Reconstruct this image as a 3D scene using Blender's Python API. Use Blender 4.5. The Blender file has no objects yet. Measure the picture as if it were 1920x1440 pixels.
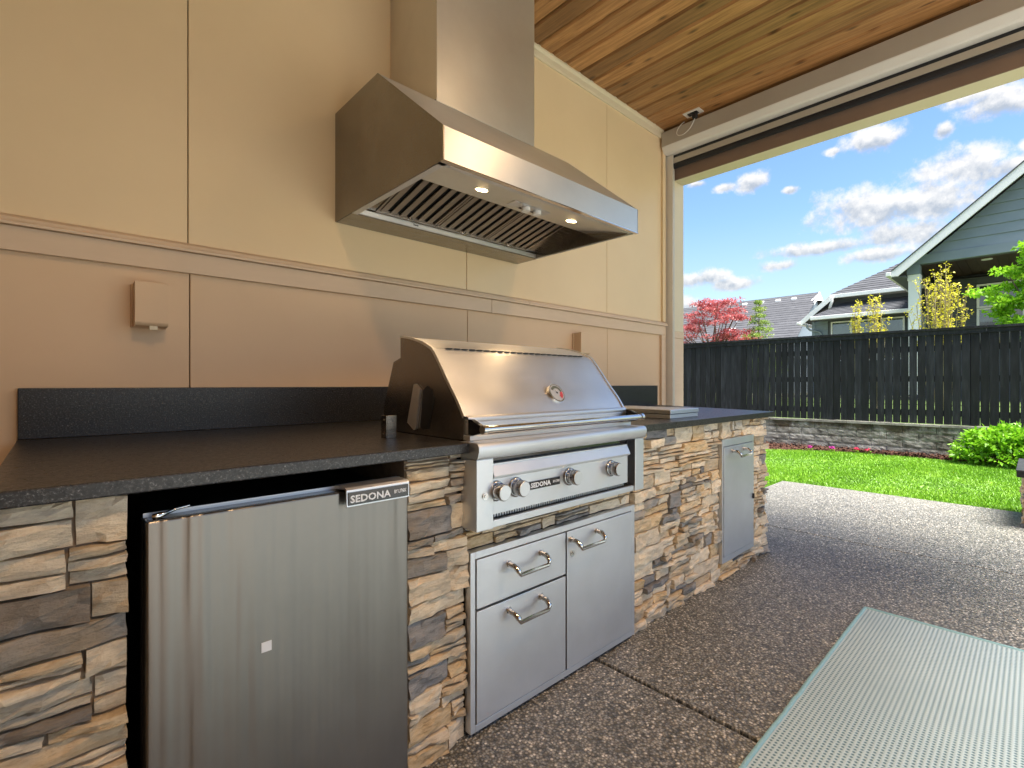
import bpy, bmesh, math, random
import numpy as np
from mathutils import Vector, Matrix, noise
R = math.radians
random.seed(7)
rng = np.random.default_rng(7)
S = bpy.context.scene
COL = S.collection

# ------------------------------------------------------------------ camera
H = 1.094
cd = bpy.data.cameras.new('camera')
cam = bpy.data.objects.new('camera', cd); COL.objects.link(cam)
cam.location = (0, 0, H); cam.rotation_euler = (R(90), 0, R(-43))
cd.sensor_width = 36; cd.lens = 36 * 918 / 1920
cd.clip_start = .05; cd.clip_end = 2000
S.camera = cam

# ------------------------------------------------------------------ world, sun, exposure
SUN_EL, SUN_AZ = 70, 272            # elevation, direction the sun stands in (degrees from +X, ccw)
W = bpy.data.worlds.new('World'); S.world = W; W.use_nodes = True
SKY = .15
def build_world():
    nt = W.node_tree; N = nt.nodes; L = nt.links; N.clear()
    out = N.new('ShaderNodeOutputWorld'); bg = N.new('ShaderNodeBackground')
    sky = N.new('ShaderNodeTexSky'); sky.sky_type = 'NISHITA'; sky.sun_disc = False
    sky.sun_elevation = R(SUN_EL); sky.sun_rotation = R(90 - SUN_AZ)
    sky.altitude = 50; sky.air_density = 1.15; sky.dust_density = .35; sky.ozone_density = 2.2
    tc = N.new('ShaderNodeTexCoord'); sep = N.new('ShaderNodeSeparateXYZ')
    nrm = N.new('ShaderNodeVectorMath'); nrm.operation = 'NORMALIZE'
    L.new(tc.outputs['Generated'], nrm.inputs[0]); L.new(nrm.outputs[0], sep.inputs[0])
    def math_(op, a, b=None, c=None):
        n = N.new('ShaderNodeMath'); n.operation = op
        for i, v in enumerate((a, b, c)):
            if v is None: continue
            if isinstance(v, (int, float)): n.inputs[i].default_value = v
            else: L.new(v, n.inputs[i])
        return n.outputs[0]
    az = math_('ARCTAN2', sep.outputs[1], sep.outputs[0]); el = math_('ARCSINE', sep.outputs[2])
    comb = N.new('ShaderNodeCombineXYZ'); L.new(az, comb.inputs[0]); L.new(el, comb.inputs[1])
    # every cloud: azimuth, elevation, half width, half height (degrees)
    CL = [(1.8,22.3,3.6,1.7),(3.6,23.3,2.9,1.1),(10.5,22.0,3.9,1.5),(5.6,21.3,.9,.8),(13.8,21.7,.9,.5),(.6,18.6,.8,.9),
          (4.2,18.1,4.9,2.1),(1.2,17.4,3.2,1.4),(20.9,20.3,1.8,1.2),(23.6,20.2,1.6,.6),(26.1,20.9,1.6,.5),(17.4,19.0,1.0,.5),
          (11.6,16.3,5.0,2.4),(6.6,15.8,5.0,2.5),(8.3,13.6,4.2,1.5),(15.2,13.2,5.8,.9),(10.5,12.0,3.6,.9),(18.4,12.0,2.4,.8),
          (25.8,11.4,3.9,1.1),(22.4,10.6,3.2,.9),(29.0,8.6,5.0,1.2),(33,19,3.5,1.4),(38,12,6,2)]
    wob = N.new('ShaderNodeTexNoise'); wob.inputs['Scale'].default_value = 22; wob.inputs['Detail'].default_value = 8; wob.inputs['Roughness'].default_value = .66
    L.new(nrm.outputs[0], wob.inputs['Vector'])
    body = None; up = None
    for (a, e, w, h) in CL:
        s = N.new('ShaderNodeVectorMath'); s.operation = 'SUBTRACT'; L.new(comb.outputs[0], s.inputs[0]); s.inputs[1].default_value = (R(a), R(e), 0)
        m = N.new('ShaderNodeVectorMath'); m.operation = 'MULTIPLY'; L.new(s.outputs[0], m.inputs[0]); m.inputs[1].default_value = (1/R(w), 1/R(h), 0)
        l = N.new('ShaderNodeVectorMath'); l.operation = 'LENGTH'; L.new(m.outputs[0], l.inputs[0])
        v = math_('SUBTRACT', 1.0, l.outputs['Value'])
        sp = N.new('ShaderNodeSeparateXYZ'); L.new(m.outputs[0], sp.inputs[0])
        t = math_('MULTIPLY', math_('MAXIMUM', v, 0.0), sp.outputs[1])
        body = v if body is None else math_('MAXIMUM', body, v)
        up = t if up is None else math_('ADD', up, t)
    # loose clouds round the rest of the sky
    big = N.new('ShaderNodeTexNoise'); big.inputs['Scale'].default_value = 3.1; big.inputs['Detail'].default_value = 7; big.inputs['Roughness'].default_value = .6
    mp = N.new('ShaderNodeMapping'); mp.inputs['Scale'].default_value = (1, 1, 2.6); L.new(nrm.outputs[0], mp.inputs[0]); L.new(mp.outputs[0], big.inputs['Vector'])
    d1 = math_('ABSOLUTE', math_('SUBTRACT', az, R(16)))
    rest = math_('SUBTRACT', math_('MULTIPLY', math_('SUBTRACT', big.outputs[0], .49), 6.0), math_('MULTIPLY', math_('LESS_THAN', d1, R(24)), math_('LESS_THAN', el, R(27))))
    body = math_('MAXIMUM', math_('SUBTRACT', body, .03), rest)
    dens = math_('ADD', body, math_('MULTIPLY', math_('SUBTRACT', wob.outputs[0], .5), 2.1))
    mr = N.new('ShaderNodeMapRange'); mr.interpolation_type = 'SMOOTHSTEP'
    mr.inputs['From Min'].default_value = -.02; mr.inputs['From Max'].default_value = .62; L.new(dens, mr.inputs['Value'])
    # relief of the cloud itself: noise here minus noise a little higher
    off = N.new('ShaderNodeVectorMath'); off.operation = 'ADD'; L.new(nrm.outputs[0], off.inputs[0]); off.inputs[1].default_value = (0, 0, .012)
    wob2 = N.new('ShaderNodeTexNoise'); wob2.inputs['Scale'].default_value = 22; wob2.inputs['Detail'].default_value = 5; wob2.inputs['Roughness'].default_value = .6
    L.new(off.outputs[0], wob2.inputs['Vector'])
    rel = math_('MULTIPLY', math_('SUBTRACT', wob.outputs[0], wob2.outputs[0]), 3.2)
    lit = math_('ADD', math_('ADD', .62, rel), math_('MULTIPLY', up, 1.9))
    ramp = N.new('ShaderNodeMapRange'); ramp.inputs['From Min'].default_value = 0; ramp.inputs['From Max'].default_value = 1; L.new(lit, ramp.inputs['Value'])
    cc = N.new('ShaderNodeMix'); cc.data_type = 'RGBA'; L.new(ramp.outputs[0], cc.inputs['Factor'])
    k = CLOUD / SKY
    cc.inputs[6].default_value = (.50*k, .55*k, .62*k, 1); cc.inputs[7].default_value = (1.0*k, .98*k, .95*k, 1)
    # thin veil low over the horizon
    hz = N.new('ShaderNodeMapRange'); hz.inputs['From Min'].default_value = R(0); hz.inputs['From Max'].default_value = R(17); hz.inputs['To Min'].default_value = .62; hz.inputs['To Max'].default_value = 0; L.new(el, hz.inputs['Value'])
    veil = N.new('ShaderNodeMix'); veil.data_type = 'RGBA'; L.new(hz.outputs[0], veil.inputs['Factor'])
    hs = N.new('ShaderNodeHueSaturation'); hs.inputs['Saturation'].default_value = SKYSAT; hs.inputs['Value'].default_value = SKYVAL; hs.inputs['Hue'].default_value = .505; L.new(sky.outputs[0], hs.inputs['Color'])
    L.new(hs.outputs[0], veil.inputs[6]); veil.inputs[7].default_value = (.78*k*.8, .86*k*.8, .93*k*.8, 1)
    mx = N.new('ShaderNodeMix'); mx.data_type = 'RGBA'
    L.new(math_('MULTIPLY', mr.outputs[0], .93), mx.inputs['Factor']); L.new(veil.outputs[2], mx.inputs[6]); L.new(cc.outputs[2], mx.inputs[7])
    L.new(mx.outputs[2], bg.inputs['Color']); bg.inputs['Strength'].default_value = SKY
    L.new(bg.outputs[0], out.inputs['Surface'])
DOWN = 30
CLOUD, SKYSAT, SKYVAL = .222, 1.14, .355
build_world()
sd = bpy.data.lights.new('sun', 'SUN'); sd.energy = 3.3; sd.angle = R(36); sd.color = (1, .95, .87)
sun = bpy.data.objects.new('sun', sd); COL.objects.link(sun)
ce = math.cos(R(SUN_EL))
sv = Vector((ce*math.cos(R(SUN_AZ)), ce*math.sin(R(SUN_AZ)), math.sin(R(SUN_EL))))
sun.rotation_euler = sv.to_track_quat('Z', 'Y').to_euler()
vs = S.view_settings
vs.view_transform = 'Standard'; vs.look = 'None'; vs.gamma = 1; vs.exposure = 2.3; vs.use_curve_mapping = False
try:
    S.cycles.max_bounces = 10; S.cycles.diffuse_bounces = 6; S.cycles.glossy_bounces = 5
    S.cycles.sample_clamp_indirect = 6; S.cycles.blur_glossy = .5
except Exception: pass

# ------------------------------------------------------------------ materials
def pos_nodes(nt, stretch=(1,1,1), rot=(0,0,0), coord='POS'):
    N, L = nt.nodes, nt.links
    if coord == 'POS': g = N.new('ShaderNodeNewGeometry'); src = g.outputs['Position']
    else: g = N.new('ShaderNodeTexCoord'); src = g.outputs['Object']
    mp = N.new('ShaderNodeMapping'); mp.inputs['Scale'].default_value = stretch; mp.inputs['Rotation'].default_value = rot
    L.new(src, mp.inputs['Vector']); return mp.outputs[0]
def noise_node(nt, vec, scale, detail=4, rough=.6):
    n = nt.nodes.new('ShaderNodeTexNoise'); n.inputs['Scale'].default_value = scale; n.inputs['Detail'].default_value = detail; n.inputs['Roughness'].default_value = rough
    nt.links.new(vec, n.inputs['Vector']); return n
def ramp_node(nt, fac, stops):
    r = nt.nodes.new('ShaderNodeValToRGB'); e = r.color_ramp.elements
    e[0].position, e[0].color = stops[0][0], (*stops[0][1], 1)
    e[1].position, e[1].color = stops[-1][0], (*stops[-1][1], 1)
    for p, c in stops[1:-1]:
        x = e.new(p); x.color = (*c, 1)
    nt.links.new(fac, r.inputs[0]); return r.outputs[0]
def bump_node(nt, h, strength, dist, prev=None):
    b = nt.nodes.new('ShaderNodeBump'); b.inputs['Strength'].default_value = strength; b.inputs['Distance'].default_value = dist
    nt.links.new(h, b.inputs['Height'])
    if prev is not None: nt.links.new(prev, b.inputs['Normal'])
    return b.outputs[0]
def newmat(name):
    m = bpy.data.materials.new(name); m.use_nodes = True
    return m, m.node_tree, m.node_tree.nodes['Principled BSDF']
def mat(name, stops, scale=4, stretch=(1,1,1), rough=.6, metal=0, bump=0, bscale=None, bdist=.002, detail=5, rvar=0, bstretch=None, rot=(0,0,0), spec=None, coord='POS', nrough=.6, rand=0, hue=0):
    m, nt, p = newmat(name)
    if not isinstance(stops[0], tuple) or not isinstance(stops[0][1], tuple): stops = [(0, stops), (1, stops)]
    v = pos_nodes(nt, stretch, rot, coord)
    n = noise_node(nt, v, scale, detail, nrough)
    c = ramp_node(nt, n.outputs[0], stops)
    if rand or hue:
        oi = nt.nodes.new('ShaderNodeObjectInfo'); hs = nt.nodes.new('ShaderNodeHueSaturation')
        mr = nt.nodes.new('ShaderNodeMapRange'); mr.inputs['To Min'].default_value = 1-rand; mr.inputs['To Max'].default_value = 1+rand
        nt.links.new(oi.outputs['Random'], mr.inputs['Value']); nt.links.new(mr.outputs[0], hs.inputs['Value']); nt.links.new(c, hs.inputs['Color'])
        if hue:
            m2 = nt.nodes.new('ShaderNodeMapRange'); m2.inputs['To Min'].default_value = .5-hue; m2.inputs['To Max'].default_value = .5+hue
            w = nt.nodes.new('ShaderNodeMath'); w.operation = 'FRACT'; w2 = nt.nodes.new('ShaderNodeMath'); w2.operation = 'MULTIPLY'; w2.inputs[1].default_value = 7.31
            nt.links.new(oi.outputs['Random'], w2.inputs[0]); nt.links.new(w2.outputs[0], w.inputs[0]); nt.links.new(w.outputs[0], m2.inputs['Value']); nt.links.new(m2.outputs[0], hs.inputs['Hue'])
        c = hs.outputs[0]
    nt.links.new(c, p.inputs['Base Color'])
    p.inputs['Roughness'].default_value = rough; p.inputs['Metallic'].default_value = metal
    if spec is not None: p.inputs['Specular IOR Level'].default_value = spec
    if rvar:
        mr = nt.nodes.new('ShaderNodeMapRange'); mr.inputs['To Min'].default_value = rough-rvar; mr.inputs['To Max'].default_value = rough+rvar
        nt.links.new(n.outputs[0], mr.inputs['Value']); nt.links.new(mr.outputs[0], p.inputs['Roughness'])
    if bump:
        v2 = pos_nodes(nt, bstretch or stretch, rot, coord)
        n2 = noise_node(nt, v2, bscale or scale*4, 5, .65)
        nt.links.new(bump_node(nt, n2.outputs[0], bump, bdist), p.inputs['Normal'])
    return m
def flat(name, c, rough=.5, metal=0, emit=None, es=0):
    m, nt, p = newmat(name); p.inputs['Base Color'].default_value = (*c, 1); p.inputs['Roughness'].default_value = rough; p.inputs['Metallic'].default_value = metal
    if emit: p.inputs['Emission Color'].default_value = (*emit, 1); p.inputs['Emission Strength'].default_value = es
    return m
def steel(name, base=.6, rough=.24, along='X', tint=(.985,.99,1.0), wave=0, aniso=.6, brush=.25, rn=.16):
    m, nt, p = newmat(name)
    st = {'X': (1.2, 260, 260), 'Z': (260, 260, 1.2), 'Y': (260, 1.2, 260)}[along]
    v = pos_nodes(nt, st); n = noise_node(nt, v, 3.0, 3, .6)
    v3 = pos_nodes(nt); sm = noise_node(nt, v3, 2.3, 6, .62)
    c = ramp_node(nt, sm.outputs[0], [(.3, tuple(base*.90*t for t in tint)), (.7, tuple(base*1.06*t for t in tint))]); nt.links.new(c, p.inputs['Base Color'])
    p.inputs['Metallic'].default_value = 1
    a = nt.nodes.new('ShaderNodeMath'); a.operation = 'MULTIPLY_ADD'; nt.links.new(n.outputs[0], a.inputs[0]); a.inputs[1].default_value = rn; a.inputs[2].default_value = rough-rn/2
    b = nt.nodes.new('ShaderNodeMath'); b.operation = 'MULTIPLY_ADD'; nt.links.new(sm.outputs[0], b.inputs[0]); b.inputs[1].default_value = .12; nt.links.new(a.outputs[0], b.inputs[2])
    nt.links.new(b.outputs[0], p.inputs['Roughness'])
    p.inputs['Anisotropic'].default_value = aniso
    tg = nt.nodes.new('ShaderNodeCombineXYZ'); tg.inputs[2].default_value = 1
    nt.links.new(tg.outputs[0], p.inputs['Tangent'])
    nr = bump_node(nt, n.outputs[0], brush, .0004)
    if wave:
        v2 = pos_nodes(nt, (11, 11, .5)); w = noise_node(nt, v2, 1.3, 2, .5); nr = bump_node(nt, w.outputs[0], wave, .02, nr)
    else:
        w = noise_node(nt, v3, 3.2, 2, .4); nr = bump_node(nt, w.outputs[0], .05, .02, nr)
    nt.links.new(nr, p.inputs['Normal'])
    return m
M = {}
M['wall_up'] = mat('cream wall paint', [(.3, (.745,.575,.35)), (.7, (.80,.63,.395))], scale=1.2, rough=.5, bump=.25, bscale=160, bdist=.0006, rvar=.04)
M['wall_lo'] = mat('beige wall paint', [(.3, (.655,.465,.29)), (.7, (.705,.51,.325))], scale=1.4, rough=.52, bump=.3, bscale=140, bdist=.0006, rvar=.04)
M['trim'] = mat('beige trim board paint', [(.3, (.62,.47,.325)), (.7, (.68,.52,.37))], scale=3, stretch=(1,6,6), rough=.55, bump=.35, bscale=60, bstretch=(.3,3,3), bdist=.001)
M['trim_cream'] = mat('cream trim paint', [(.3, (.66,.57,.40)), (.7, (.70,.61,.44))], scale=3, rough=.5, bump=.2, bscale=90, bdist=.0006)
M['alu'] = mat('taupe powder coated metal', [(.3, (.42,.38,.32)), (.7, (.46,.42,.355))], scale=3, rough=.38, bump=.05, bscale=200)
M['alu_light'] = mat('pale powder coated metal', [(.3, (.68,.65,.59)), (.7, (.72,.69,.63))], scale=3, rough=.34, bump=.05, bscale=200)
M['rubber'] = mat('black rubber seal', (.012,.013,.017), rough=.55)
M['screen'] = mat('brown woven screen', [(.3, (.20,.135,.10)), (.7, (.24,.165,.12))], scale=2, rough=.8, bump=.3, bscale=300, bdist=.0005)
M['dark'] = mat('black cavity lining', (.006,.007,.009), rough=.7)
M['steel'] = steel('brushed stainless steel', .74, .34, 'X', aniso=.75)
M['steel_soft'] = steel('satin stainless steel', .74, .40, 'X', aniso=.6)
M['steel_hood'] = steel('hood stainless steel', .70, .31, 'X', tint=(1,.97,.92), aniso=.75)
M['steel_v'] = steel('vertical brushed stainless steel', .23, .25, 'X', wave=.6, tint=(1,.925,.83), aniso=.9, brush=.0, rn=.02)
M['steel_baffle'] = steel('baffle filter steel', .42, .34, 'X', tint=(1,.90,.80))
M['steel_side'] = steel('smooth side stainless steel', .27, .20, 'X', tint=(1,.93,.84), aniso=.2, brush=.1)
M['chrome'] = flat('polished steel', (.66,.65,.63), .10, 1)
M['knob'] = flat('polished dark steel', (.42,.41,.41), .16, 1)
M['blackgloss'] = flat('black gloss enamel', (.010,.011,.014), .12)
M['blackplastic'] = mat('black plastic', (.015,.015,.017), rough=.4)
M['white_print'] = flat('white print', (.75,.76,.78), .4)
M['glass_dial'] = flat('dial face', (.38,.39,.41), .35)
M['dial_dark'] = flat('dial olive arc', (.10,.11,.08), .3)
M['dial_red'] = flat('dial red arc', (.45,.04,.05), .35)
M['lamp'] = flat('warm lamp glass', (1,.9,.7), .3, 0, (1,.70,.33), 9)
M['downlamp'] = flat('downlight lens', (1,.9,.7), .3, 0, (1,.66,.33), 30)
M['white_plastic'] = flat('white plastic', (.72,.71,.68), .4)
M['copper'] = flat('copper toned edge', (.62,.36,.20), .2, 1)
def wood_mat():
    m, nt, p = newmat('stained pine plank')
    v = pos_nodes(nt, (1,1,1)); oi = nt.nodes.new('ShaderNodeObjectInfo')
    add = nt.nodes.new('ShaderNodeVectorMath'); add.operation = 'ADD'
    mul = nt.nodes.new('ShaderNodeVectorMath'); mul.operation = 'SCALE'; mul.inputs[0].default_value = (3.1, 17.7, 5.3); nt.links.new(oi.outputs['Random'], mul.inputs['Scale'])
    nt.links.new(v, add.inputs[0]); nt.links.new(mul.outputs[0], add.inputs[1])
    mp = nt.nodes.new('ShaderNodeMapping'); mp.inputs['Scale'].default_value = (26, 1.6, 26); nt.links.new(add.outputs[0], mp.inputs[0])
    n = noise_node(nt, mp.outputs[0], 1.6, 8, .68); n.inputs['Distortion'].default_value = .6
    # knots
    mk = nt.nodes.new('ShaderNodeMapping'); mk.inputs['Scale'].default_value = (4.6, 1.7, 1); nt.links.new(add.outputs[0], mk.inputs[0])
    vo = nt.nodes.new('ShaderNodeTexVoronoi'); vo.voronoi_dimensions = '2D'; vo.inputs['Scale'].default_value = 1.0; nt.links.new(mk.outputs[0], vo.inputs['Vector'])
    kr = ramp_node(nt, vo.outputs['Distance'], [(.018, (.14,.12,.10)), (.045, (.50,.42,.36)), (.085, (1,1,1))])
    c = ramp_node(nt, n.outputs[0], [(.25, (.15,.065,.022)), (.45, (.31,.15,.052)), (.6, (.43,.22,.082)), (.8, (.54,.31,.125))])
    mx = nt.nodes.new('ShaderNodeMix'); mx.data_type = 'RGBA'; mx.blend_type = 'MULTIPLY'; mx.inputs['Factor'].default_value = .8
    nt.links.new(c, mx.inputs[6]); nt.links.new(kr, mx.inputs[7])
    hs = nt.nodes.new('ShaderNodeHueSaturation'); mr = nt.nodes.new('ShaderNodeMapRange'); mr.inputs['To Min'].default_value = .66; mr.inputs['To Max'].default_value = 1.3
    nt.links.new(oi.outputs['Random'], mr.inputs['Value']); nt.links.new(mr.outputs[0], hs.inputs['Value']); nt.links.new(mx.outputs[2], hs.inputs['Color'])
    nt.links.new(hs.outputs[0], p.inputs['Base Color']); p.inputs['Roughness'].default_value = .42
    nt.links.new(bump_node(nt, n.outputs[0], .25, .001), p.inputs['Normal'])
    return m
M['wood'] = wood_mat()
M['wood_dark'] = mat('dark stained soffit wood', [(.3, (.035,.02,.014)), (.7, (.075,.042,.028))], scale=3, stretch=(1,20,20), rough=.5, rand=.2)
def granite_mat():
    m, nt, p = newmat('leathered black granite')
    v = pos_nodes(nt)
    n = noise_node(nt, v, 210, 3, .7); n2 = noise_node(nt, v, 90, 4, .7)
    c = ramp_node(nt, n.outputs[0], [(.38, (.005,.005,.006)), (.52, (.012,.012,.014)), (.62, (.05,.05,.054)), (.72, (.20,.20,.205))])
    nt.links.new(c, p.inputs['Base Color'])
    rr = ramp_node(nt, n2.outputs[0], [(.3, (.24,)*3), (.7, (.44,)*3)]); nt.links.new(rr, p.inputs['Roughness'])
    b1 = bump_node(nt, n2.outputs[0], .35, .0012); nt.links.new(bump_node(nt, n.outputs[0], .25, .0006, b1), p.inputs['Normal'])
    return m
M['granite'] = granite_mat()
def stone_mat(name, dark, mid, light, spot):
    m, nt, p = newmat(name)
    v = pos_nodes(nt); vs_ = pos_nodes(nt, (1,1,4.0))
    n = noise_node(nt, vs_, 16, 9, .72); s = noise_node(nt, v, 5.5, 3, .5); f = noise_node(nt, v, 150, 4, .7)
    c = ramp_node(nt, n.outputs[0], [(.28, dark), (.46, mid), (.68, light)])
    k = ramp_node(nt, s.outputs[0], [(.46, (0,0,0)), (.66, (1,1,1))])
    mx = nt.nodes.new('ShaderNodeMix'); mx.data_type = 'RGBA'; nt.links.new(k, mx.inputs['Factor']); nt.links.new(c, mx.inputs[6])
    c2 = ramp_node(nt, n.outputs[0], [(.25, tuple(x*.5 for x in spot)), (.7, spot)]); nt.links.new(c2, mx.inputs[7])
    oi = nt.nodes.new('ShaderNodeObjectInfo'); hs = nt.nodes.new('ShaderNodeHueSaturation'); mr = nt.nodes.new('ShaderNodeMapRange'); mr.inputs['To Min'].default_value = .95; mr.inputs['To Max'].default_value = 1.22
    nt.links.new(oi.outputs['Random'], mr.inputs['Value']); nt.links.new(mr.outputs[0], hs.inputs['Value']); nt.links.new(mx.outputs[2], hs.inputs['Color'])
    nt.links.new(hs.outputs[0], p.inputs['Base Color']); p.inputs['Roughness'].default_value = .82; p.inputs['Specular IOR Level'].default_value = .25
    b = bump_node(nt, n.outputs[0], .85, .012); nt.links.new(bump_node(nt, f.outputs[0], .7, .003, b), p.inputs['Normal'])
    return m
STONES = [stone_mat('cream ledge stone', (.48,.37,.24), (.72,.59,.42), (.83,.71,.54), (.70,.61,.48)),
          stone_mat('tan ledge stone', (.36,.24,.13), (.60,.45,.28), (.72,.57,.38), (.52,.46,.37)),
          stone_mat('golden ledge stone', (.34,.215,.10), (.60,.43,.24), (.74,.58,.37), (.66,.55,.40)),
          stone_mat('grey ledge stone', (.14,.135,.13), (.30,.285,.265), (.42,.39,.35), (.42,.34,.25)),
          stone_mat('slate ledge stone', (.10,.098,.10), (.23,.222,.215), (.32,.305,.29), (.28,.235,.19))]
M['core'] = mat('tan mortar', [(.3, (.22,.165,.115)), (.7, (.34,.26,.19))], scale=30, rough=.95)  # own colour of the mortar behind and between stones
def pebble_mat():
    m, nt, p = newmat('exposed aggregate concrete')
    v = pos_nodes(nt, (1,1,0))
    d = noise_node(nt, v, 60, 2, .5)
    vo = nt.nodes.new('ShaderNodeTexVoronoi'); vo.inputs['Scale'].default_value = 118; nt.links.new(v, vo.inputs['Vector']); vo.inputs['Randomness'].default_value = 1
    sp = nt.nodes.new('ShaderNodeSeparateColor'); nt.links.new(vo.outputs['Color'], sp.inputs[0])
    c = ramp_node(nt, sp.outputs[0], [(0, (.064,.067,.067)), (.22, (.108,.114,.112)), (.42, (.160,.154,.134)), (.6, (.195,.186,.158)), (.78, (.140,.150,.152)), (.9, (.29,.275,.24)), (1, (.45,.435,.40))])
    e = ramp_node(nt, vo.outputs['Distance'], [(.30, (1,1,1)), (.62, (.34,.33,.31))])
    mx = nt.nodes.new('ShaderNodeMix'); mx.data_type = 'RGBA'; mx.blend_type = 'MULTIPLY'; mx.inputs['Factor'].default_value = 1; nt.links.new(c, mx.inputs[6]); nt.links.new(e, mx.inputs[7])
    big = noise_node(nt, v, 1.1, 4, .6); bg = ramp_node(nt, big.outputs[0], [(.3, (.86,.86,.88)), (.7, (1.12,1.10,1.06))])
    m2 = nt.nodes.new('ShaderNodeMix'); m2.data_type = 'RGBA'; m2.blend_type = 'MULTIPLY'; m2.inputs['Factor'].default_value = 1; nt.links.new(mx.outputs[2], m2.inputs[6]); nt.links.new(bg, m2.inputs[7])
    hs = nt.nodes.new('ShaderNodeHueSaturation'); hs.inputs['Value'].default_value = 2.1; nt.links.new(m2.outputs[2], hs.inputs['Color'])
    nt.links.new(hs.outputs[0], p.inputs['Base Color']); p.inputs['Roughness'].default_value = .38; p.inputs['Specular IOR Level'].default_value = .45
    inv = nt.nodes.new('ShaderNodeMath'); inv.operation = 'SUBTRACT'; inv.inputs[0].default_value = 1; nt.links.new(vo.outputs['Distance'], inv.inputs[1])
    nt.links.new(bump_node(nt, inv.outputs[0], .9, .004), p.inputs['Normal'])
    return m
M['pebble'] = pebble_mat()
def rug_mat():
    m, nt, p = newmat('woven teal rug')
    v = pos_nodes(nt, (1,1,1), (0,0,R(45)))
    sx = nt.nodes.new('ShaderNodeSeparateXYZ'); nt.links.new(v, sx.inputs[0])
    def op(o, a, b=None):
        m_ = nt.nodes.new('ShaderNodeMath'); m_.operation = o
        for i_, q_ in enumerate((a, b)):
            if q_ is None: continue
            if isinstance(q_, (int, float)): m_.inputs[i_].default_value = q_
            else: nt.links.new(q_, m_.inputs[i_])
        return m_.outputs[0]
    k_ = 2*math.pi/.0200
    f_ = op('MULTIPLY', op('SINE', op('MULTIPLY', sx.outputs[0], k_)), op('SINE', op('MULTIPLY', sx.outputs[1], k_)))
    fac = op('MULTIPLY_ADD' if False else 'ADD', op('MULTIPLY', f_, .5), .5)
    n = noise_node(nt, v, 420, 3, .6); n2 = noise_node(nt, v, 2.2, 4, .6)
    c = ramp_node(nt, fac, [(.50, (.46,.56,.59)), (.64, (.36,.47,.50)), (.74, (.13,.22,.26)), (1, (.10,.18,.22))])
    s = ramp_node(nt, n2.outputs[0], [(.3, (.90,.92,.92)), (.7, (1.04,1.04,1.02))])
    mx = nt.nodes.new('ShaderNodeMix'); mx.data_type = 'RGBA'; mx.blend_type = 'MULTIPLY'; mx.inputs['Factor'].default_value = 1; nt.links.new(c, mx.inputs[6]); nt.links.new(s, mx.inputs[7])
    nt.links.new(mx.outputs[2], p.inputs['Base Color']); p.inputs['Roughness'].default_value = .85
    inv_ = op('SUBTRACT', 1.0, fac); b = bump_node(nt, inv_, .6, .003); nt.links.new(bump_node(nt, n.outputs[0], .5, .001, b), p.inputs['Normal'])
    return m
M['rug'] = rug_mat()
M['rug_edge'] = mat('teal rug binding', [(.3, (.22,.42,.46)), (.7, (.32,.52,.56))], scale=120, rough=.85, bump=.5, bscale=300)
M['fence'] = mat('black stained fence board', [(.25, (.006,.0065,.0075)), (.5, (.014,.015,.018)), (.75, (.034,.036,.042))], scale=3, stretch=(8,8,1), rough=.62, spec=.3, bump=.4, bscale=9, bdist=.002, rand=.45, detail=8)
M['block'] = mat('stained split face block', [(.32, (.06,.05,.038)), (.43, (.21,.19,.155)), (.55, (.36,.335,.29)), (.75, (.52,.49,.43))], scale=4.5, stretch=(1,1,1.6), rough=.9, bump=1, bscale=40, bdist=.01, rand=.15, detail=9, nrough=.72)
def add_stain(m):
    nt = m.node_tree; p = nt.nodes['Principled BSDF']; src = p.inputs['Base Color'].links[0].from_socket
    g_ = nt.nodes.new('ShaderNodeNewGeometry'); sp = nt.nodes.new('ShaderNodeSeparateXYZ'); nt.links.new(g_.outputs['Position'], sp.inputs[0])
    mp = nt.nodes.new('ShaderNodeMapping'); mp.inputs['Scale'].default_value = (1, 1, .35); nt.links.new(g_.outputs['Position'], mp.inputs[0])
    n = noise_node(nt, mp.outputs[0], 3.2, 8, .7)
    a = nt.nodes.new('ShaderNodeMath'); a.operation = 'MULTIPLY_ADD'; nt.links.new(n.outputs[0], a.inputs[0]); a.inputs[1].default_value = .75; nt.links.new(sp.outputs[2], a.inputs[2])
    r = ramp_node(nt, a.outputs[0], [(.68, (1,1,1)), (.80, (.30,.24,.17))])
    mx = nt.nodes.new('ShaderNodeMix'); mx.data_type = 'RGBA'; mx.blend_type = 'MULTIPLY'; mx.inputs['Factor'].default_value = 1
    nt.links.new(src, mx.inputs[6]); nt.links.new(r, mx.inputs[7]); nt.links.new(mx.outputs[2], p.inputs['Base Color'])
add_stain(M['block'])
M['blockcap'] = mat('weathered cap block', [(.3, (.20,.18,.15)), (.7, (.40,.37,.32))], scale=8, rough=.9, bump=.6, bscale=60, bdist=.005, rand=.15)
M['grass'] = mat('grass blade', [(.30, (.09,.23,.008)), (.5, (.18,.40,.014)), (.68, (.33,.56,.05))], scale=1.6, rough=.42, detail=9, spec=.5, nrough=.8)
M['turf'] = mat('turf soil', [(.3, (.04,.09,.012)), (.7, (.09,.17,.02))], scale=12, rough=.9)
M['mulch'] = mat('red bark mulch', [(.3, (.04,.017,.010)), (.7, (.135,.052,.028))], scale=30, rough=.9, bump=.8, bscale=60, bdist=.01)
M['back_lawn'] = mat('back lawn turf', [(.3, (.06,.11,.02)), (.7, (.13,.20,.04))], scale=3, rough=.95)
M['concrete'] = mat('pale broomed concrete', [(.3, (.44,.42,.38)), (.7, (.52,.50,.46))], scale=2, rough=.85, bump=.3, bscale=120)  # kept pale so the added deck reflects sunlight
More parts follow.
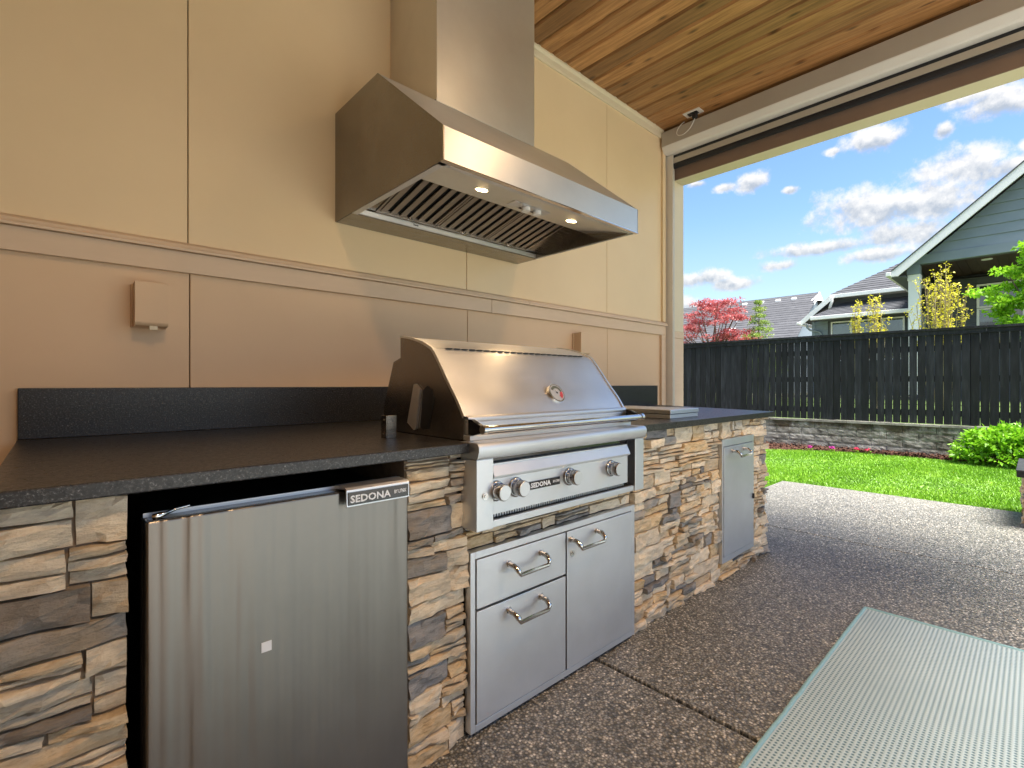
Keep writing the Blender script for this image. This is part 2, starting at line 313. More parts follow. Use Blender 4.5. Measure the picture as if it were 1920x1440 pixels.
M['ground'] = mat('garden ground', [(.3, (.12,.12,.075)), (.7, (.19,.185,.12))], scale=.8, rough=.95, bump=.5, bscale=14, bdist=.02)
M['shingle'] = mat('asphalt shingle', [(.3, (.040,.043,.050)), (.55, (.072,.075,.085)), (.75, (.105,.108,.12))], scale=3.5, stretch=(1,1,7), rough=.85, detail=8, rand=.18, nrough=.75)
M['shingle_far'] = mat('far asphalt shingle', [(.3, (.045,.047,.055)), (.55, (.078,.08,.09)), (.75, (.115,.117,.127))], scale=2.4, stretch=(1,1,5), rough=.85, detail=8, rand=.12, nrough=.75)
M['siding'] = mat('slate blue lap siding', [(.3, (.20,.25,.295)), (.7, (.235,.285,.33))], scale=1.5, rough=.6, bump=.2, bscale=20, rand=.05)
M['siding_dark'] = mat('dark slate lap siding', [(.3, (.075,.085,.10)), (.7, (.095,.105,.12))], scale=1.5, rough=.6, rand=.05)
M['white_paint'] = mat('white trim paint', [(.3, (.76,.78,.78)), (.7, (.84,.85,.85))], scale=2, rough=.5)
M['plate'] = flat('slate house plate', (.09,.12,.17), .5)
def window_glass():
    m, nt, p = newmat('window glass')
    v = pos_nodes(nt); n = noise_node(nt, v, 2.6, 5, .6)
    c = ramp_node(nt, n.outputs[0], [(.38, (.015,.03,.03)), (.62, (.06,.09,.085))]); nt.links.new(c, p.inputs['Base Color'])
    p.inputs['Roughness'].default_value = .03; p.inputs['Specular IOR Level'].default_value = 1.0; p.inputs['Coat Weight'].default_value = 1; p.inputs['Coat Roughness'].default_value = .02; p.inputs['Coat IOR'].default_value = 1.7
    return m
M['glass'] = window_glass()
def leafmat(name, stops, scale=6, trans=.35):
    m, nt, p = newmat(name)
    v = pos_nodes(nt); n = noise_node(nt, v, scale, 6, .75); c = ramp_node(nt, n.outputs[0], stops)
    nt.links.new(c, p.inputs['Base Color']); p.inputs['Roughness'].default_value = .4; p.inputs['Specular IOR Level'].default_value = .4
    t = nt.nodes.new('ShaderNodeBsdfTranslucent'); nt.links.new(c, t.inputs['Color']); mx = nt.nodes.new('ShaderNodeMixShader'); mx.inputs[0].default_value = trans
    nt.links.new(p.outputs[0], mx.inputs[1]); nt.links.new(t.outputs[0], mx.inputs[2])
    nt.links.new(mx.outputs[0], nt.nodes['Material Output'].inputs['Surface'])
    return m
M['leaf_bush'] = leafmat('glossy bush leaf', [(.3, (.08,.24,.012)), (.5, (.22,.50,.02)), (.7, (.42,.70,.05))], 9)
M['leaf_red'] = leafmat('red maple leaf', [(.3, (.24,.03,.04)), (.5, (.50,.11,.12)), (.7, (.72,.30,.28))], 5)
M['leaf_green'] = leafmat('lime maple leaf', [(.3, (.12,.32,.012)), (.5, (.30,.60,.03)), (.7, (.50,.75,.06))], 4)
M['leaf_conifer'] = leafmat('pale conifer spray', [(.3, (.10,.20,.03)), (.5, (.25,.38,.07)), (.7, (.50,.52,.14))], 5)
M['leaf_yellow'] = leafmat('yellow bud leaf', [(.3, (.55,.52,.03)), (.6, (.80,.74,.06)), (.8, (.88,.82,.16))], 5)
M['petal'] = leafmat('magenta petal', [(.3, (.45,.02,.30)), (.7, (.75,.08,.50))], 20)
M['petal_red'] = leafmat('red petal', [(.3, (.5,.02,.10)), (.7, (.8,.08,.15))], 20)
M['bark'] = mat('grey brown bark', [(.3, (.10,.07,.05)), (.7, (.22,.165,.12))], scale=20, stretch=(1,1,.2), rough=.9, bump=.6)
M['twig'] = mat('tan twig', [(.3, (.28,.22,.12)), (.7, (.46,.38,.22))], scale=20, rough=.8)

# ------------------------------------------------------------------ mesh helpers
class MB:
    def __init__(s): s.v = []; s.f = []; s.sm = set()
    def add(s, vs_, fs, smooth=False):
        o = len(s.v); s.v += [tuple(v) for v in vs_]
        for f in fs:
            if smooth: s.sm.add(len(s.f))
            s.f.append([i+o for i in f])
        return s
    def box(s, x0, x1, y0, y1, z0, z1):
        return s.add([(x0,y0,z0),(x1,y0,z0),(x1,y1,z0),(x0,y1,z0),(x0,y0,z1),(x1,y0,z1),(x1,y1,z1),(x0,y1,z1)],
              [(0,3,2,1),(4,5,6,7),(0,1,5,4),(1,2,6,5),(2,3,7,6),(3,0,4,7)])
    def prism(s, poly, axis, a, b, smooth=False):
        """poly: 2D points in the two other axes, swept along axis from a to b."""
        def P(p, t):
            return {'X': (t, p[0], p[1]), 'Y': (p[0], t, p[1]), 'Z': (p[0], p[1], t)}[axis]
        n = len(poly); V = [P(p, a) for p in poly] + [P(p, b) for p in poly]
        s.add(V, [list(range(n))[::-1], list(range(n, 2*n))])
        s.add(V, [(i, (i+1) % n, (i+1) % n + n, i+n) for i in range(n)], smooth)
        return s
    def tube(s, path, r, n=8, caps=True, smooth=True, up=None):
        path = [Vector(p) for p in path]; rs = r if isinstance(r, (list, tuple)) else [r]*len(path)
        V = []; prev = None
        for i, p in enumerate(path):
            d = (path[min(i+1, len(path)-1)] - path[max(i-1, 0)]).normalized()
            if prev is None:
                a = Vector(up) if up else (Vector((0,0,1)) if abs(d.z) < .9 else Vector((1,0,0)))
                u = d.cross(a).normalized()
            else: u = (prev - d*prev.dot(d)).normalized()
            prev = u; w = d.cross(u)
            for k in range(n):
                t = 2*math.pi*k/n; V.append(p + (u*math.cos(t) + w*math.sin(t))*rs[i])
        m = len(path)
        F = [(i*n+k, i*n+(k+1) % n, (i+1)*n+(k+1) % n, (i+1)*n+k) for i in range(m-1) for k in range(n)]
        s.add(V, F, smooth)
        if caps: s.add(V, [list(range(n))[::-1], [(m-1)*n+k for k in range(n)]])
        return s
    def cyl(s, c, axis, r, length, n=24, r2=None):
        c = Vector(c); d = Vector({'X': (1,0,0), 'Y': (0,1,0), 'Z': (0,0,1)}[axis]) if isinstance(axis, str) else Vector(axis).normalized()
        return s.tube([c, c + d*length], [r, r if r2 is None else r2], n)
    def quad(s, a, b, c, d): return s.add([a, b, c, d], [(0,1,2,3)])
    def build(s, name, m, parent=None, bevel=0, origin=None, seg=2, smooth=False):
        me = bpy.data.meshes.new(name)
        loc = Vector(origin) if origin else (Vector((0,0,0)))
        wl = wloc(parent) if parent else Vector((0,0,0))
        base = loc + (wl if not origin else Vector((0,0,0)))
        if origin: base = loc
        V = np.array(s.v, dtype=float) - np.array(base)
        me.from_pydata(V.tolist(), [], s.f); me.update()
        fl = [True]*len(s.f) if smooth else [i in s.sm for i in range(len(s.f))]
        me.polygons.foreach_set('use_smooth', fl)
        ms = m if isinstance(m, (list, tuple)) else [m]
        for x in ms: me.materials.append(x)
        o = bpy.data.objects.new(name, me); COL.objects.link(o)
        o.location = base - wl
        if parent: o.parent = parent
        bmx = bmesh.new(); bmx.from_mesh(me); bmesh.ops.recalc_face_normals(bmx, faces=bmx.faces); bmx.to_mesh(me); bmx.free()
        if bevel:
            b = o.modifiers.new('bevel', 'BEVEL'); b.width = bevel; b.segments = seg; b.limit_method = 'ANGLE'; b.angle_limit = R(35)
            b.harden_normals = False
        WL[o.name] = base
        return o
WL = {}
def wloc(o): return WL[o.name]
def thing(name, label, cat, loc, group=None):
    o = bpy.data.objects.new(name, None); COL.objects.link(o); o.location = loc; o.empty_display_size = .1; WL[o.name] = Vector(loc)
    o['label'] = label; o['category'] = cat
    if group: o['group'] = group
    return o
def tag(o, label, cat, group=None):
    o['label'] = label; o['category'] = cat
    if group: o['group'] = group
    return o
def struct(o, kind='structure'): o['kind'] = kind; return o
def sempty(name, loc=(0,0,0)):
    o = bpy.data.objects.new(name, None); COL.objects.link(o); o.location = loc; WL[o.name] = Vector(loc); o['kind'] = 'structure'; return o
def raw_mesh(name, V, F, m, parent=None, smooth=False, origin=None):
    """numpy verts (n,3), faces (k,3 or 4)"""
    me = bpy.data.meshes.new(name); F = np.asarray(F, dtype=np.int32); k = F.shape[1]
    wl = np.array(wloc(parent)) if parent else np.zeros(3)
    base = np.array(origin) if origin is not None else wl
    V = np.asarray(V, dtype=np.float64) - base
    me.vertices.add(len(V)); me.vertices.foreach_set('co', V.astype(np.float32).ravel())
    me.loops.add(F.size); me.loops.foreach_set('vertex_index', F.ravel())
    me.polygons.add(len(F)); me.polygons.foreach_set('loop_start', np.arange(0, F.size, k, dtype=np.int32)); me.polygons.foreach_set('loop_total', np.full(len(F), k, dtype=np.int32))
    if smooth: me.polygons.foreach_set('use_smooth', np.ones(len(F), dtype=bool))
    me.update(calc_edges=True); me.validate(); me.materials.append(m)
    o = bpy.data.objects.new(name, me); COL.objects.link(o); o.location = Vector(base - wl)
    if parent: o.parent = parent
    WL[o.name] = Vector(base); return o
def text_part(name, txt, size, loc, rot, m, parent, sx=1.0, bold=0, ext=.0004, align='LEFT'):
    cu = bpy.data.curves.new(name, 'FONT'); cu.body = txt; cu.size = size; cu.extrude = ext; cu.offset = bold; cu.align_x = align; cu.resolution_u = 2
    t = bpy.data.objects.new('tmp_text', cu); COL.objects.link(t)
    me = bpy.data.meshes.new_from_object(t.evaluated_get(bpy.context.evaluated_depsgraph_get())); bpy.data.objects.remove(t)
    me.transform(Matrix.Diagonal((sx, 1, 1, 1))); me.materials.clear(); me.materials.append(m)
    o = bpy.data.objects.new(name, me); COL.objects.link(o); o.parent = parent; o.location = Vector(loc) - wloc(parent); o.rotation_euler = rot; WL[o.name] = Vector(loc)
    return o
def arc_smooth(pts, n=4):
    out = []
    P = [pts[0]] + list(pts) + [pts[-1]]
    for i in range(1, len(P)-2):
        p0, p1, p2, p3 = [np.array(P[i+k], float) for k in (-1, 0, 1, 2)]
        for j in range(n):
            t = j/n; out.append(tuple(.5*((2*p1) + (-p0+p2)*t + (2*p0-5*p1+4*p2-p3)*t*t + (-p0+3*p1-3*p2+p3)*t**3)))
    out.append(tuple(pts[-1])); return out

# ------------------------------------------------------------------ ground, patio, lawn
YW = 2.235                      # face of the patio wall
g = MB()
g.add([(-400,-400,-.06),(9.96,-400,-.06),(9.96,400,-.06),(-400,400,-.06)], [(0,1,2,3)])
g.add([(9.96,-400,-.06),(9.96,400,-.06),(9.99,400,.40),(9.99,-400,.40)], [(0,1,2,3)][::-1])
g.add([(9.99,-400,.40),(14,-400,.62),(14,400,.62),(9.99,400,.40)], [(0,1,2,3)])
g.add([(14,-400,.62),(700,-400,.9),(700,400,.9),(14,400,.62)], [(0,1,2,3)])
struct(g.build('ground', M['ground']))
g = MB(); g.add([(10.15,-9,.425),(13.9,-9,.63),(13.9,12,.63),(10.15,12,.425)], [(0,1,2,3)]); g.add([(14.1,-9,.64),(16.8,-9,.66),(16.8,12,.66),(14.1,12,.64)], [(0,1,2,3)]); struct(g.build('back_lawn', M['back_lawn']))
struct(MB().box(-4.2, 6.02, -11, -1.806, -.12, 0).build('bounce_terrace', M['concrete'], bevel=.006))  # added pale deck, out of view, bouncing sunlight onto ceiling and wall
patio = sempty('patio')
for a, b, y1 in ((-4.2, 1.567, 2.3), (1.581, 4.034, 2.3), (4.046, 6.02, 1.965)):
    MB().box(a, b, -1.8, y1, -.12, 0).build('slab', M['pebble'], patio, bevel=.006)
MB().box(-4.2, 6.0, -1.79, 1.9, -.05, -.028).build('joint_bed', M['dark'], patio)
lawn = MB()
edge = [(8.0,7.5),(8.1,4.6),(8.85,3.15),(9.30,2.4),(9.50,1.9),(9.60,1.3),(9.58,.6),(9.52,-1),(9.4,-6)]
lawn.add([(x, y, -.035) for x, y in [(6.03,-6),(6.03,1.972),(4.05,1.972),(4.05,7.5)] + edge], [list(range(4+len(edge)))])
struct(lawn.build('lawn', M['turf']))
def inside(px, py, poly):
    c = np.zeros(len(px), bool); n = len(poly)
    for i in range(n):
        (x1,y1),(x2,y2) = poly[i], poly[(i+1) % n]
        cond = ((y1 > py) != (y2 > py)) & (px < (x2-x1)*(py-y1)/((y2-y1) if y2 != y1 else 1e-9)+x1); c ^= cond
    return c
lp = [(6.0,-2.2),(6.0,1.985),(4.7,1.985),(4.7,7.0)] + [(min(x+.03, 9.7), y) for x, y in edge if -2.2 < y < 7] + [(9.5,-2.2)]
def grass(n, poly):
    px = rng.uniform(4.7, 9.8, n); py = rng.uniform(-2.2, 7, n); k = inside(px, py, poly); px, py = px[k], py[k]
    n = len(px); a = rng.uniform(0, 2*np.pi, n); hgt = rng.uniform(.014, .036, n)*(1 + .35*np.sin(px*2.3+py*1.1)*np.sin(py*1.9)); w = rng.uniform(.0018, .0036, n)
    ln = rng.uniform(.0, .028, n); la = rng.uniform(0, 2*np.pi, n)
    z0 = np.full(n, -.036)
    A = np.stack([px-np.cos(a)*w, py-np.sin(a)*w, z0], 1); B = np.stack([px+np.cos(a)*w, py+np.sin(a)*w, z0], 1)
    mx_, my_ = px+np.cos(la)*ln*.4, py+np.sin(la)*ln*.4
    C = np.stack([mx_+np.cos(a)*w*.8, my_+np.sin(a)*w*.8, z0+hgt*.6], 1); D = np.stack([mx_-np.cos(a)*w*.8, my_-np.sin(a)*w*.8, z0+hgt*.6], 1)
    T = np.stack([px+np.cos(la)*ln, py+np.sin(la)*ln, z0+hgt], 1)
    V = np.stack([A,B,C,D,T], 1).reshape(-1, 3); i = np.arange(n)*5
    F = np.concatenate([np.stack([i,i+1,i+2],1), np.stack([i,i+2,i+3],1), np.stack([i+3,i+2,i+4],1)])
    return V, F
V, F = grass(420000, lp)
go = raw_mesh('grass', V, F, M['grass']); struct(go, 'stuff')
# mulch bed
mb = MB(); mb.add([(x-.02, y, -.03) for x, y in edge] + [(9.97,-6,.0),(9.97,7.5,.0)], [list(range(len(edge)+2))]); struct(mb.build('mulch_bed', M['mulch']))
n = 9000; py = rng.uniform(-2, 6, n); ex = np.interp(py, [p[1] for p in edge][::-1], [p[0] for p in edge][::-1]); px = ex + rng.uniform(-.03, 1, n)*(9.95-ex)
a = rng.uniform(0, 6.28, n); l = rng.uniform(.01, .035, n); w = rng.uniform(.004, .01, n); z = rng.uniform(-.02, .03, n); tz = rng.uniform(-.01, .015, n)
c, s_ = np.cos(a), np.sin(a)
V = np.stack([np.stack([px-c*l-s_*w, py-s_*l+c*w, z-tz],1), np.stack([px-c*l+s_*w, py-s_*l-c*w, z-tz+.004],1), np.stack([px+c*l+s_*w, py+s_*l-c*w, z+tz+.004],1), np.stack([px+c*l-s_*w, py+s_*l+c*w, z+tz],1)], 1).reshape(-1,3)
i = np.arange(n)*4; o = raw_mesh('mulch', V, np.stack([i,i+1,i+2,i+3],1), M['mulch']); struct(o, 'stuff')

# ------------------------------------------------------------------ rug
rug = thing('outdoor_rug', 'pale teal woven outdoor rug lying on the pebbled patio floor', 'rug', (1.6, -.6, 0))
MB().box(.42, 2.862, -1.9, .562, .004, .011).build('weave', M['rug'], rug, bevel=.002)
eb = MB()
def wavy(x0, y0, x1, y1, w=.016):
    n = 90; P = []; 
    for k in range(n+1):
        t = k/n; j = .003*noise.noise(Vector((k*.7, x0*3, 0)))
        P.append((x0+(x1-x0)*t + (j if x0 == x1 else 0), y0+(y1-y0)*t + (j if y0 == y1 else 0), .0085))
    eb.tube(P, .0085, 6)
wavy(.42, .568, 2.868, .568); wavy(2.868, -1.9, 2.868, .568); wavy(.414, -1.9, .414, .568); wavy(.42, -1.906, 2.868, -1.906)
eb.build('binding', M['rug_edge'], rug)

# ------------------------------------------------------------------ patio wall
wall = thing('patio_wall', 'tan painted panel wall with a horizontal trim band behind the outdoor kitchen', 'wall', (1.5, YW, 0))
MB().box(-4.2, 3.90, YW+.02, YW+.2, 0, 3.6).build('backing', M['dark'], wall)
seams = [-4.2, -2.331, -.978, .374, 1.728, 3.073, 3.90]
for i in range(len(seams)-1):
    a, b = seams[i]+.0018, seams[i+1]-.0018
    MB().box(a, b, YW, YW+.019, 1.60, 3.262).build('panel', M['wall_up'], wall, bevel=.0015, seg=1)
    MB().box(a+.006, b+.006 if i < 5 else b, YW+.001, YW+.019, -.02, 1.54).build('panel', M['wall_lo'], wall, bevel=.0015, seg=1)
bands = [(-4.2, -.55), (-.547, 1.90), (1.903, 3.905)]
for a, b in bands:
    MB().box(a, b, YW-.02, YW-.0005, 1.519, 1.597).build('trim_board', M['trim'], wall, bevel=.002)
    MB().prism([(YW-.0005,1.598),(YW-.038,1.598),(YW-.038,1.607),(YW-.033,1.612),(YW-.030,1.622),(YW-.012,1.634),(YW-.0005,1.637)], 'X', a+.3 if a > -4 else a, min(b+.3, 3.905)).build('cap_moulding', M['trim'], wall)
MB().prism([(YW-.0005,3.225),(YW-.012,3.225),(YW-.016,3.235),(YW-.016,3.270),(YW-.030,3.282),(YW-.030,3.298),(YW-.0005,3.298)], 'X', -4.2, 3.86).build('crown_moulding', M['trim_cream'], wall)
MB().box(3.84, 3.905, YW-.02, YW-.0005, 0, 1.518).build('corner_board', M['trim'], wall, bevel=.002)
MB().box(3.86, 3.905, YW-.02, YW-.0005, 1.638, 3.2).build('corner_board', M['wall_up'], wall, bevel=.002)
# end pier of the wall (beyond the roll screen)
pier = thing('end_pier', 'cream and beige boxed pier at the open corner of the patio', 'pier', (4.08, 2.3, 0))
MB().box(3.99, 4.16, 2.183, 2.45, 1.56, 2.885).build('upper_casing', M['trim_cream'], pier, bevel=.003)
MB().box(3.99, 4.16, 2.183, 2.45, 0, 1.50).build('lower_casing', M['trim'], pier, bevel=.003)
MB().box(3.986, 4.164, 2.179, 2.45, 1.5015, 1.5585).build('band', M['trim'], pier, bevel=.002)
MB().box(3.906, 3.989, 2.235, 2.45, 0, 3.0).build('filler', M['trim'], pier)

# ------------------------------------------------------------------ ceiling
ceil = thing('patio_ceiling', 'stained pine plank ceiling with dark knots over the grill', 'ceiling', (1.5, 0, 3.3))
px_ = [2.300, 2.427, 2.567, 2.712, 2.855, 3.003, 3.145, 3.284, 3.427, 3.572, 3.714, 3.872, 4.01]
x = 2.300
while x > -4.2: x -= .142; px_.insert(0, x)
for i in range(len(px_)-1):
    a, b = px_[i]+.0058, px_[i+1]-.0058
    cuts = [-1.12, YW-.001]
    r_ = random.Random(i*31); c1 = r_.uniform(-.6, .6); cuts = [-1.42, c1, YW-.001]
    for j in range(2):
        MB().prism([(a,3.308),(a+.009,3.294),(b-.009,3.294),(b,3.308),(b,3.318),(a,3.318)], 'Y', cuts[j]+.0008, cuts[j+1]-.0008).build('plank', M['wood'], ceil, origin=((a+b)/2, (cuts[j]+cuts[j+1])/2, 3.3))
MB().box(-4.2, 4.76, -1.42, 2.5, 3.3205, 3.36).build('deck', M['dark'], ceil)
roof = thing('patio_roof', 'low roof slab over the covered patio with a beige fascia', 'roof', (1.5, 0, 3.45))
MB().prism([(-4.3,3.365),(4.75,3.365),(4.75,3.52),(-4.3,5.2)], 'Y', -1.75, 2.6).build('roof_deck', M['shingle'], roof)
MB().box(4.17, 4.72, -1.7, 2.6, 3.28, 3.319).build('soffit', M['trim_cream'], roof)
MB().box(4.722, 4.76, -1.75, 2.6, 3.26, 3.50).build('fascia', M['trim_cream'], roof)
# beam across the opening
beam = thing('header_beam', 'boxed beam with a brown inner face and cream underside above the patio opening', 'beam', (4.08, 0, 2.9))
MB().box(4.002, 4.158, -1.4, 2.45, 2.888, 3.278).build('beam_box', M['trim_cream'], beam, bevel=.003)
MB().box(3.994, 4.0005, -1.4, 2.18, 2.888, 3.2).build('inner_face', M['screen'], beam)
# roll-down screen
scr = thing('roll_screen', 'taupe metal roll-down screen box with black seal along the ceiling edge', 'screen', (3.9, 0, 3.1))
MB().prism([(3.834,3.262),(3.834,3.136),(3.868,3.098),(3.885,3.090),(3.985,3.090),(3.985,3.262)], 'Y', -1.4, 2.214).build('housing', M['alu_light'], scr, bevel=.002)
MB().prism([(3.8335,3.258),(3.8335,3.140),(3.832,3.140),(3.832,3.258)], 'Y', -1.39, 2.212).build('housing_front', M['alu'], scr)
MB().box(3.948, 3.992, -1.4, 2.17, 3.064, 3.0895).build('slot_seal', M['rubber'], scr)
MB().box(3.940, 3.975, -1.4, 2.168, 3.018, 3.064).build('bottom_bar', M['alu'], scr, bevel=.002)
MB().prism([(3.944,3.017),(3.976,3.017),(3.976,2.984),(3.962,2.974),(3.950,2.980),(3.944,2.996)], 'Y', -1.4, 2.167).build('hem_seal', M['rubber'], scr)
MB().box(3.976, 3.992, -1.4, 2.16, 2.99, 3.05).build('fabric_roll', M['screen'], scr)
MB().box(3.927, 3.935, 2.16, 2.234, 0.0, 3.089).build('guide_track', M['alu_light'], scr)
MB().box(3.936, 3.964, 2.165, 2.234, 0.0, 3.089).build('guide_track', M['alu'], scr, bevel=.002)
MB().box(3.966, 3.978, 2.17, 2.234, 0.0, 2.972).build('guide_track', M['alu_light'], scr, bevel=.002)
MB().box(3.979, 3.984, 2.18, 2.234, 0.0, 2.972).build('guide_seal', M['rubber'], scr)
# ceiling outlet and its cord
out_ = thing('ceiling_outlet', 'grey metal ceiling outlet plate beside the roll screen housing', 'outlet', (3.775, 1.90, 3.29))
MB().box(3.735, 3.822, 1.83, 1.97, 3.288, 3.2935).build('cover_plate', M['alu_light'], out_, bevel=.001)
MB().box(3.755, 3.80, 1.86, 1.94, 3.280, 3.2875).build('receptacle', M['blackplastic'], out_, bevel=.002)
plug = thing('power_cord', 'white cord with a black plug looping from the ceiling outlet', 'cord', (3.78, 1.88, 3.27))
MB().box(3.762, 3.795, 1.868, 1.905, 3.240, 3.2795).build('plug', M['blackplastic'], plug, bevel=.006)
cp = [(3.779,1.886,3.242),(3.777,1.90,3.215),(3.782,1.93,3.178),(3.79,1.98,3.158),(3.80,2.03,3.163),(3.812,2.06,3.19),(3.82,2.06,3.225),(3.824,2.03,3.262),(3.828,2.0,3.275)]
cp = [tuple(p) for p in arc_smooth(cp, 4)]
MB().tube(cp, .0035, 6).build('cable', M['white_plastic'], plug)

# ------------------------------------------------------------------ stone island
island = thing('stone_island', 'ledge stone kitchen island with a black granite countertop along the wall', 'kitchen island', (1.6, 1.7, 0))
YF = 1.222     # plane the stones are set on
core = MB()
core.box(-.07, .10, YF, 2.2, 0, .884); core.box(.722, .905, YF, 2.2, 0, .884); core.box(.906, 1.850, YF+.004, 2.2, .585, .64)
core.box(.101, .721, 1.95, 2.2, 0, .884)
core.prism([(1.852,YF),(2.700,YF),(2.700,2.2),(1.852,2.2)], 'Z', 0, .884)
core.box(2.701, 3.150, YF+.05, 2.2, 0, .884)
core.box(2.7005, 3.1505, YF, YF+.06, 0, .088); core.box(2.7005, 3.1505, YF, YF+.06, .792, .884)
core.prism([(3.151,YF),(3.375,YF),(3.725,2.2),(3.151,2.2)], 'Z', 0, .884)
core.build('core', M['core'], island)
ct = MB()
# one granite slab with the grill cut-out (butted pieces of one slab)
ct.box(-.09, .936, 1.170, 2.209, .885, .915)
ct.box(.9365, 1.822, 1.755, 2.209, .885, .915)
ct.prism([(1.8225,1.165),(3.42,1.160),(3.79,2.209),(1.8225,2.209)], 'Z', .885, .915)
ct.build('countertop', M['granite'], island, bevel=.003)
MB().box(-.088, 3.762, 2.2095, 2.234, .9155, 1.081).build('backsplash', M['granite'], island, bevel=.002)

def stone_mesh(L_, Hh, depth, seed, res=None):
    """a split stone: u 0..L, z 0..H, relief outward along -n; returns verts (u, out, z) and faces"""
    r_ = random.Random(seed)
    nu = max(3, min(9, int(L_/.022))); nz = 3 if Hh < .045 else 4
    V = []; F = []
    tilt_u = r_.uniform(-.22, .22)*min(depth, .02)/max(L_, .05)*2; tilt_z = r_.uniform(-.35, .25)*.4
    o = Vector((seed*1.37 % 91, seed*.71 % 53, 0))
    ci = [r_.uniform(0, .006) for _ in range(4)]
    for j in range(nz+1):
        for i in range(nu+1):
            u, z = i/nu, j/nz
            eu = min(u, 1-u)*L_; ez = min(z, 1-z)*Hh
            nz1 = noise.noise(o + Vector((u*L_*16, z*Hh*26, 0))); nz2 = noise.noise(o + Vector((u*L_*45, z*Hh*60, 5)))
            ridge = abs(noise.noise(o + Vector((u*L_*11+z*Hh*9, z*Hh*14, 9))))
            d = depth + .010*nz1 + .006*nz2 - .018*ridge + tilt_u*(u-.5)*L_*3 + tilt_z*(z-.5)*Hh
            if eu < .004 or ez < .003: d -= r_.uniform(.001, .006)
            uu = u*L_; zz = z*Hh
            if 0 < i < nu: uu += r_.uniform(-.3, .3)*L_/nu
            if 0 < j < nz: zz += r_.uniform(-.3, .3)*Hh/nz
            if j == 0: zz += r_.uniform(0, .002) + (.0012 + .002*noise.noise(o+Vector((u*L_*14, 0, 3))))
            if j == nz: zz -= r_.uniform(0, .002) + (.0012 + .002*noise.noise(o+Vector((u*L_*14, 7, 3))))
            if i == 0: uu += ci[0 if j < nz/2 else 1]*(.6 if L_ > .05 else .25)
            if i == nu: uu -= ci[2 if j < nz/2 else 3]*(.6 if L_ > .05 else .25)
            V.append((uu, max(d, .008), zz))
    W_ = nu+1
    for j in range(nz):
        for i in range(nu): F.append((j*W_+i, j*W_+i+1, (j+1)*W_+i+1, (j+1)*W_+i))
    rim = [i for i in range(W_)] + [j*W_+nu for j in range(1, nz+1)] + [nz*W_+i for i in range(nu-1, -1, -1)] + [j*W_ for j in range(nz-1, 0, -1)]
    b0 = len(V)
    for k in rim: V.append((V[k][0], -.002, V[k][2]))
    m = len(rim)
    for k in range(m): F.append((rim[k], b0+k, b0+(k+1) % m, rim[(k+1) % m]))
    return V, F
def layout(u0, u1, z0, z1, r_, rowh=(.052, .080), ln=(.08, .24), holes=(), jit=.0):
    """courses of ledge stone: list of (u, z, length, height)"""
    out = []; z = z0
    while z < z1-.012:
        h = r_.uniform(*rowh)
        if z+h > z1-.03: h = z1-z
        u = u0
        while u < u1-.008:
            l = r_.uniform(*ln)
            if u+l > u1-.05: l = u1-u
            if l > ln[1]*1.15: l *= .5
            k = r_.random()
            if k < .34: parts = [(0, 1)]
            elif k < .80: t = r_.uniform(.35, .65); parts = [(0, t), (t, 1)]
            else: t = r_.uniform(.26, .4); t2 = t + r_.uniform(.25, .36); parts = [(0, t), (t, t2), (t2, 1)]
            for (a, b) in parts:
                if len(parts) > 1 and l > .14 and r_.random() < .35:
                    q = r_.uniform(.3, .7); out.append((u, z+a*h, l*q, (b-a)*h)); out.append((u+l*q, z+a*h, l*(1-q), (b-a)*h))
                else: out.append((u, z+a*h, l, (b-a)*h))
            u += l
        z += h
    return out
def cam_area(P, l, h):
    d = max(.3, math.hypot(P[0], P[1])); return l*h/d/d
stones = []
def lay(orig, udir, ndir, cells, r_, depth=(.014, .034), gap=.0016):
    for (u, z, l, h) in cells:
        sd_ = r_.randrange(1, 10**6)
        V, F = stone_mesh(l-gap, h-gap, r_.uniform(*depth), sd_)
        P = [(orig[0]+udir[0]*(u+v[0]) + ndir[0]*v[1], orig[1]+udir[1]*(u+v[0]) + ndir[1]*v[1], orig[2]+z+v[2]) for v in V]
        c = (orig[0]+udir[0]*(u+l/2), orig[1]+udir[1]*(u+l/2), orig[2]+z+h/2)
        t = r_.random(); mi = 0 if t < .44 else 1 if t < .64 else 2 if t < .82 else 3 if t < .93 else 4
        stones.append((cam_area(c, l, h)*(1 if abs(ndir[0]) < .5 else .05), P, F, mi, c))
q = random.Random(11)
fr = ((0, YF, 0), (1, 0), (0, -1))
lay(*fr, layout(-.085, .104, 0, .884, q, ln=(.09, .19)), q, depth=(.018, .034))
lay(*fr, layout(.722, .930, 0, .884, q, ln=(.08, .19)), q, depth=(.014, .032))
lay(*fr, layout(.9305, 1.834, .5745, .652, q, rowh=(.038, .04), ln=(.07, .26)), q, depth=(.010, .022))
lay(*fr, layout(1.8345, 2.702, 0, .884, q, ln=(.09, .26)), q, depth=(.012, .036))
lay(*fr, layout(2.7025, 3.147, 0, .0935, q, ln=(.12, .25)), q, depth=(.014, .034))
lay(*fr, layout(2.7025, 3.147, .785, .884, q, ln=(.08, .2)), q, depth=(.014, .03))
lay(*fr, layout(3.1475, 3.395, 0, .884, q, ln=(.07, .17)), q, depth=(.014, .036))
ex_, ey_ = .35, .978; el_ = math.hypot(ex_, ey_)
lay((3.378, YF+.0, 0), (ex_/el_, ey_/el_), (ey_/el_, -ex_/el_), layout(.0, 1.03, 0, .884, q, ln=(.12, .28)), q, depth=(.012, .03))
lay((-.071, 2.2, 0), (0, -1), (-1, 0), layout(0, .975, 0, .884, q, rowh=(.08,.1), ln=(.2, .34)), q, depth=(.01, .02))
stones.sort(key=lambda s: -s[0])
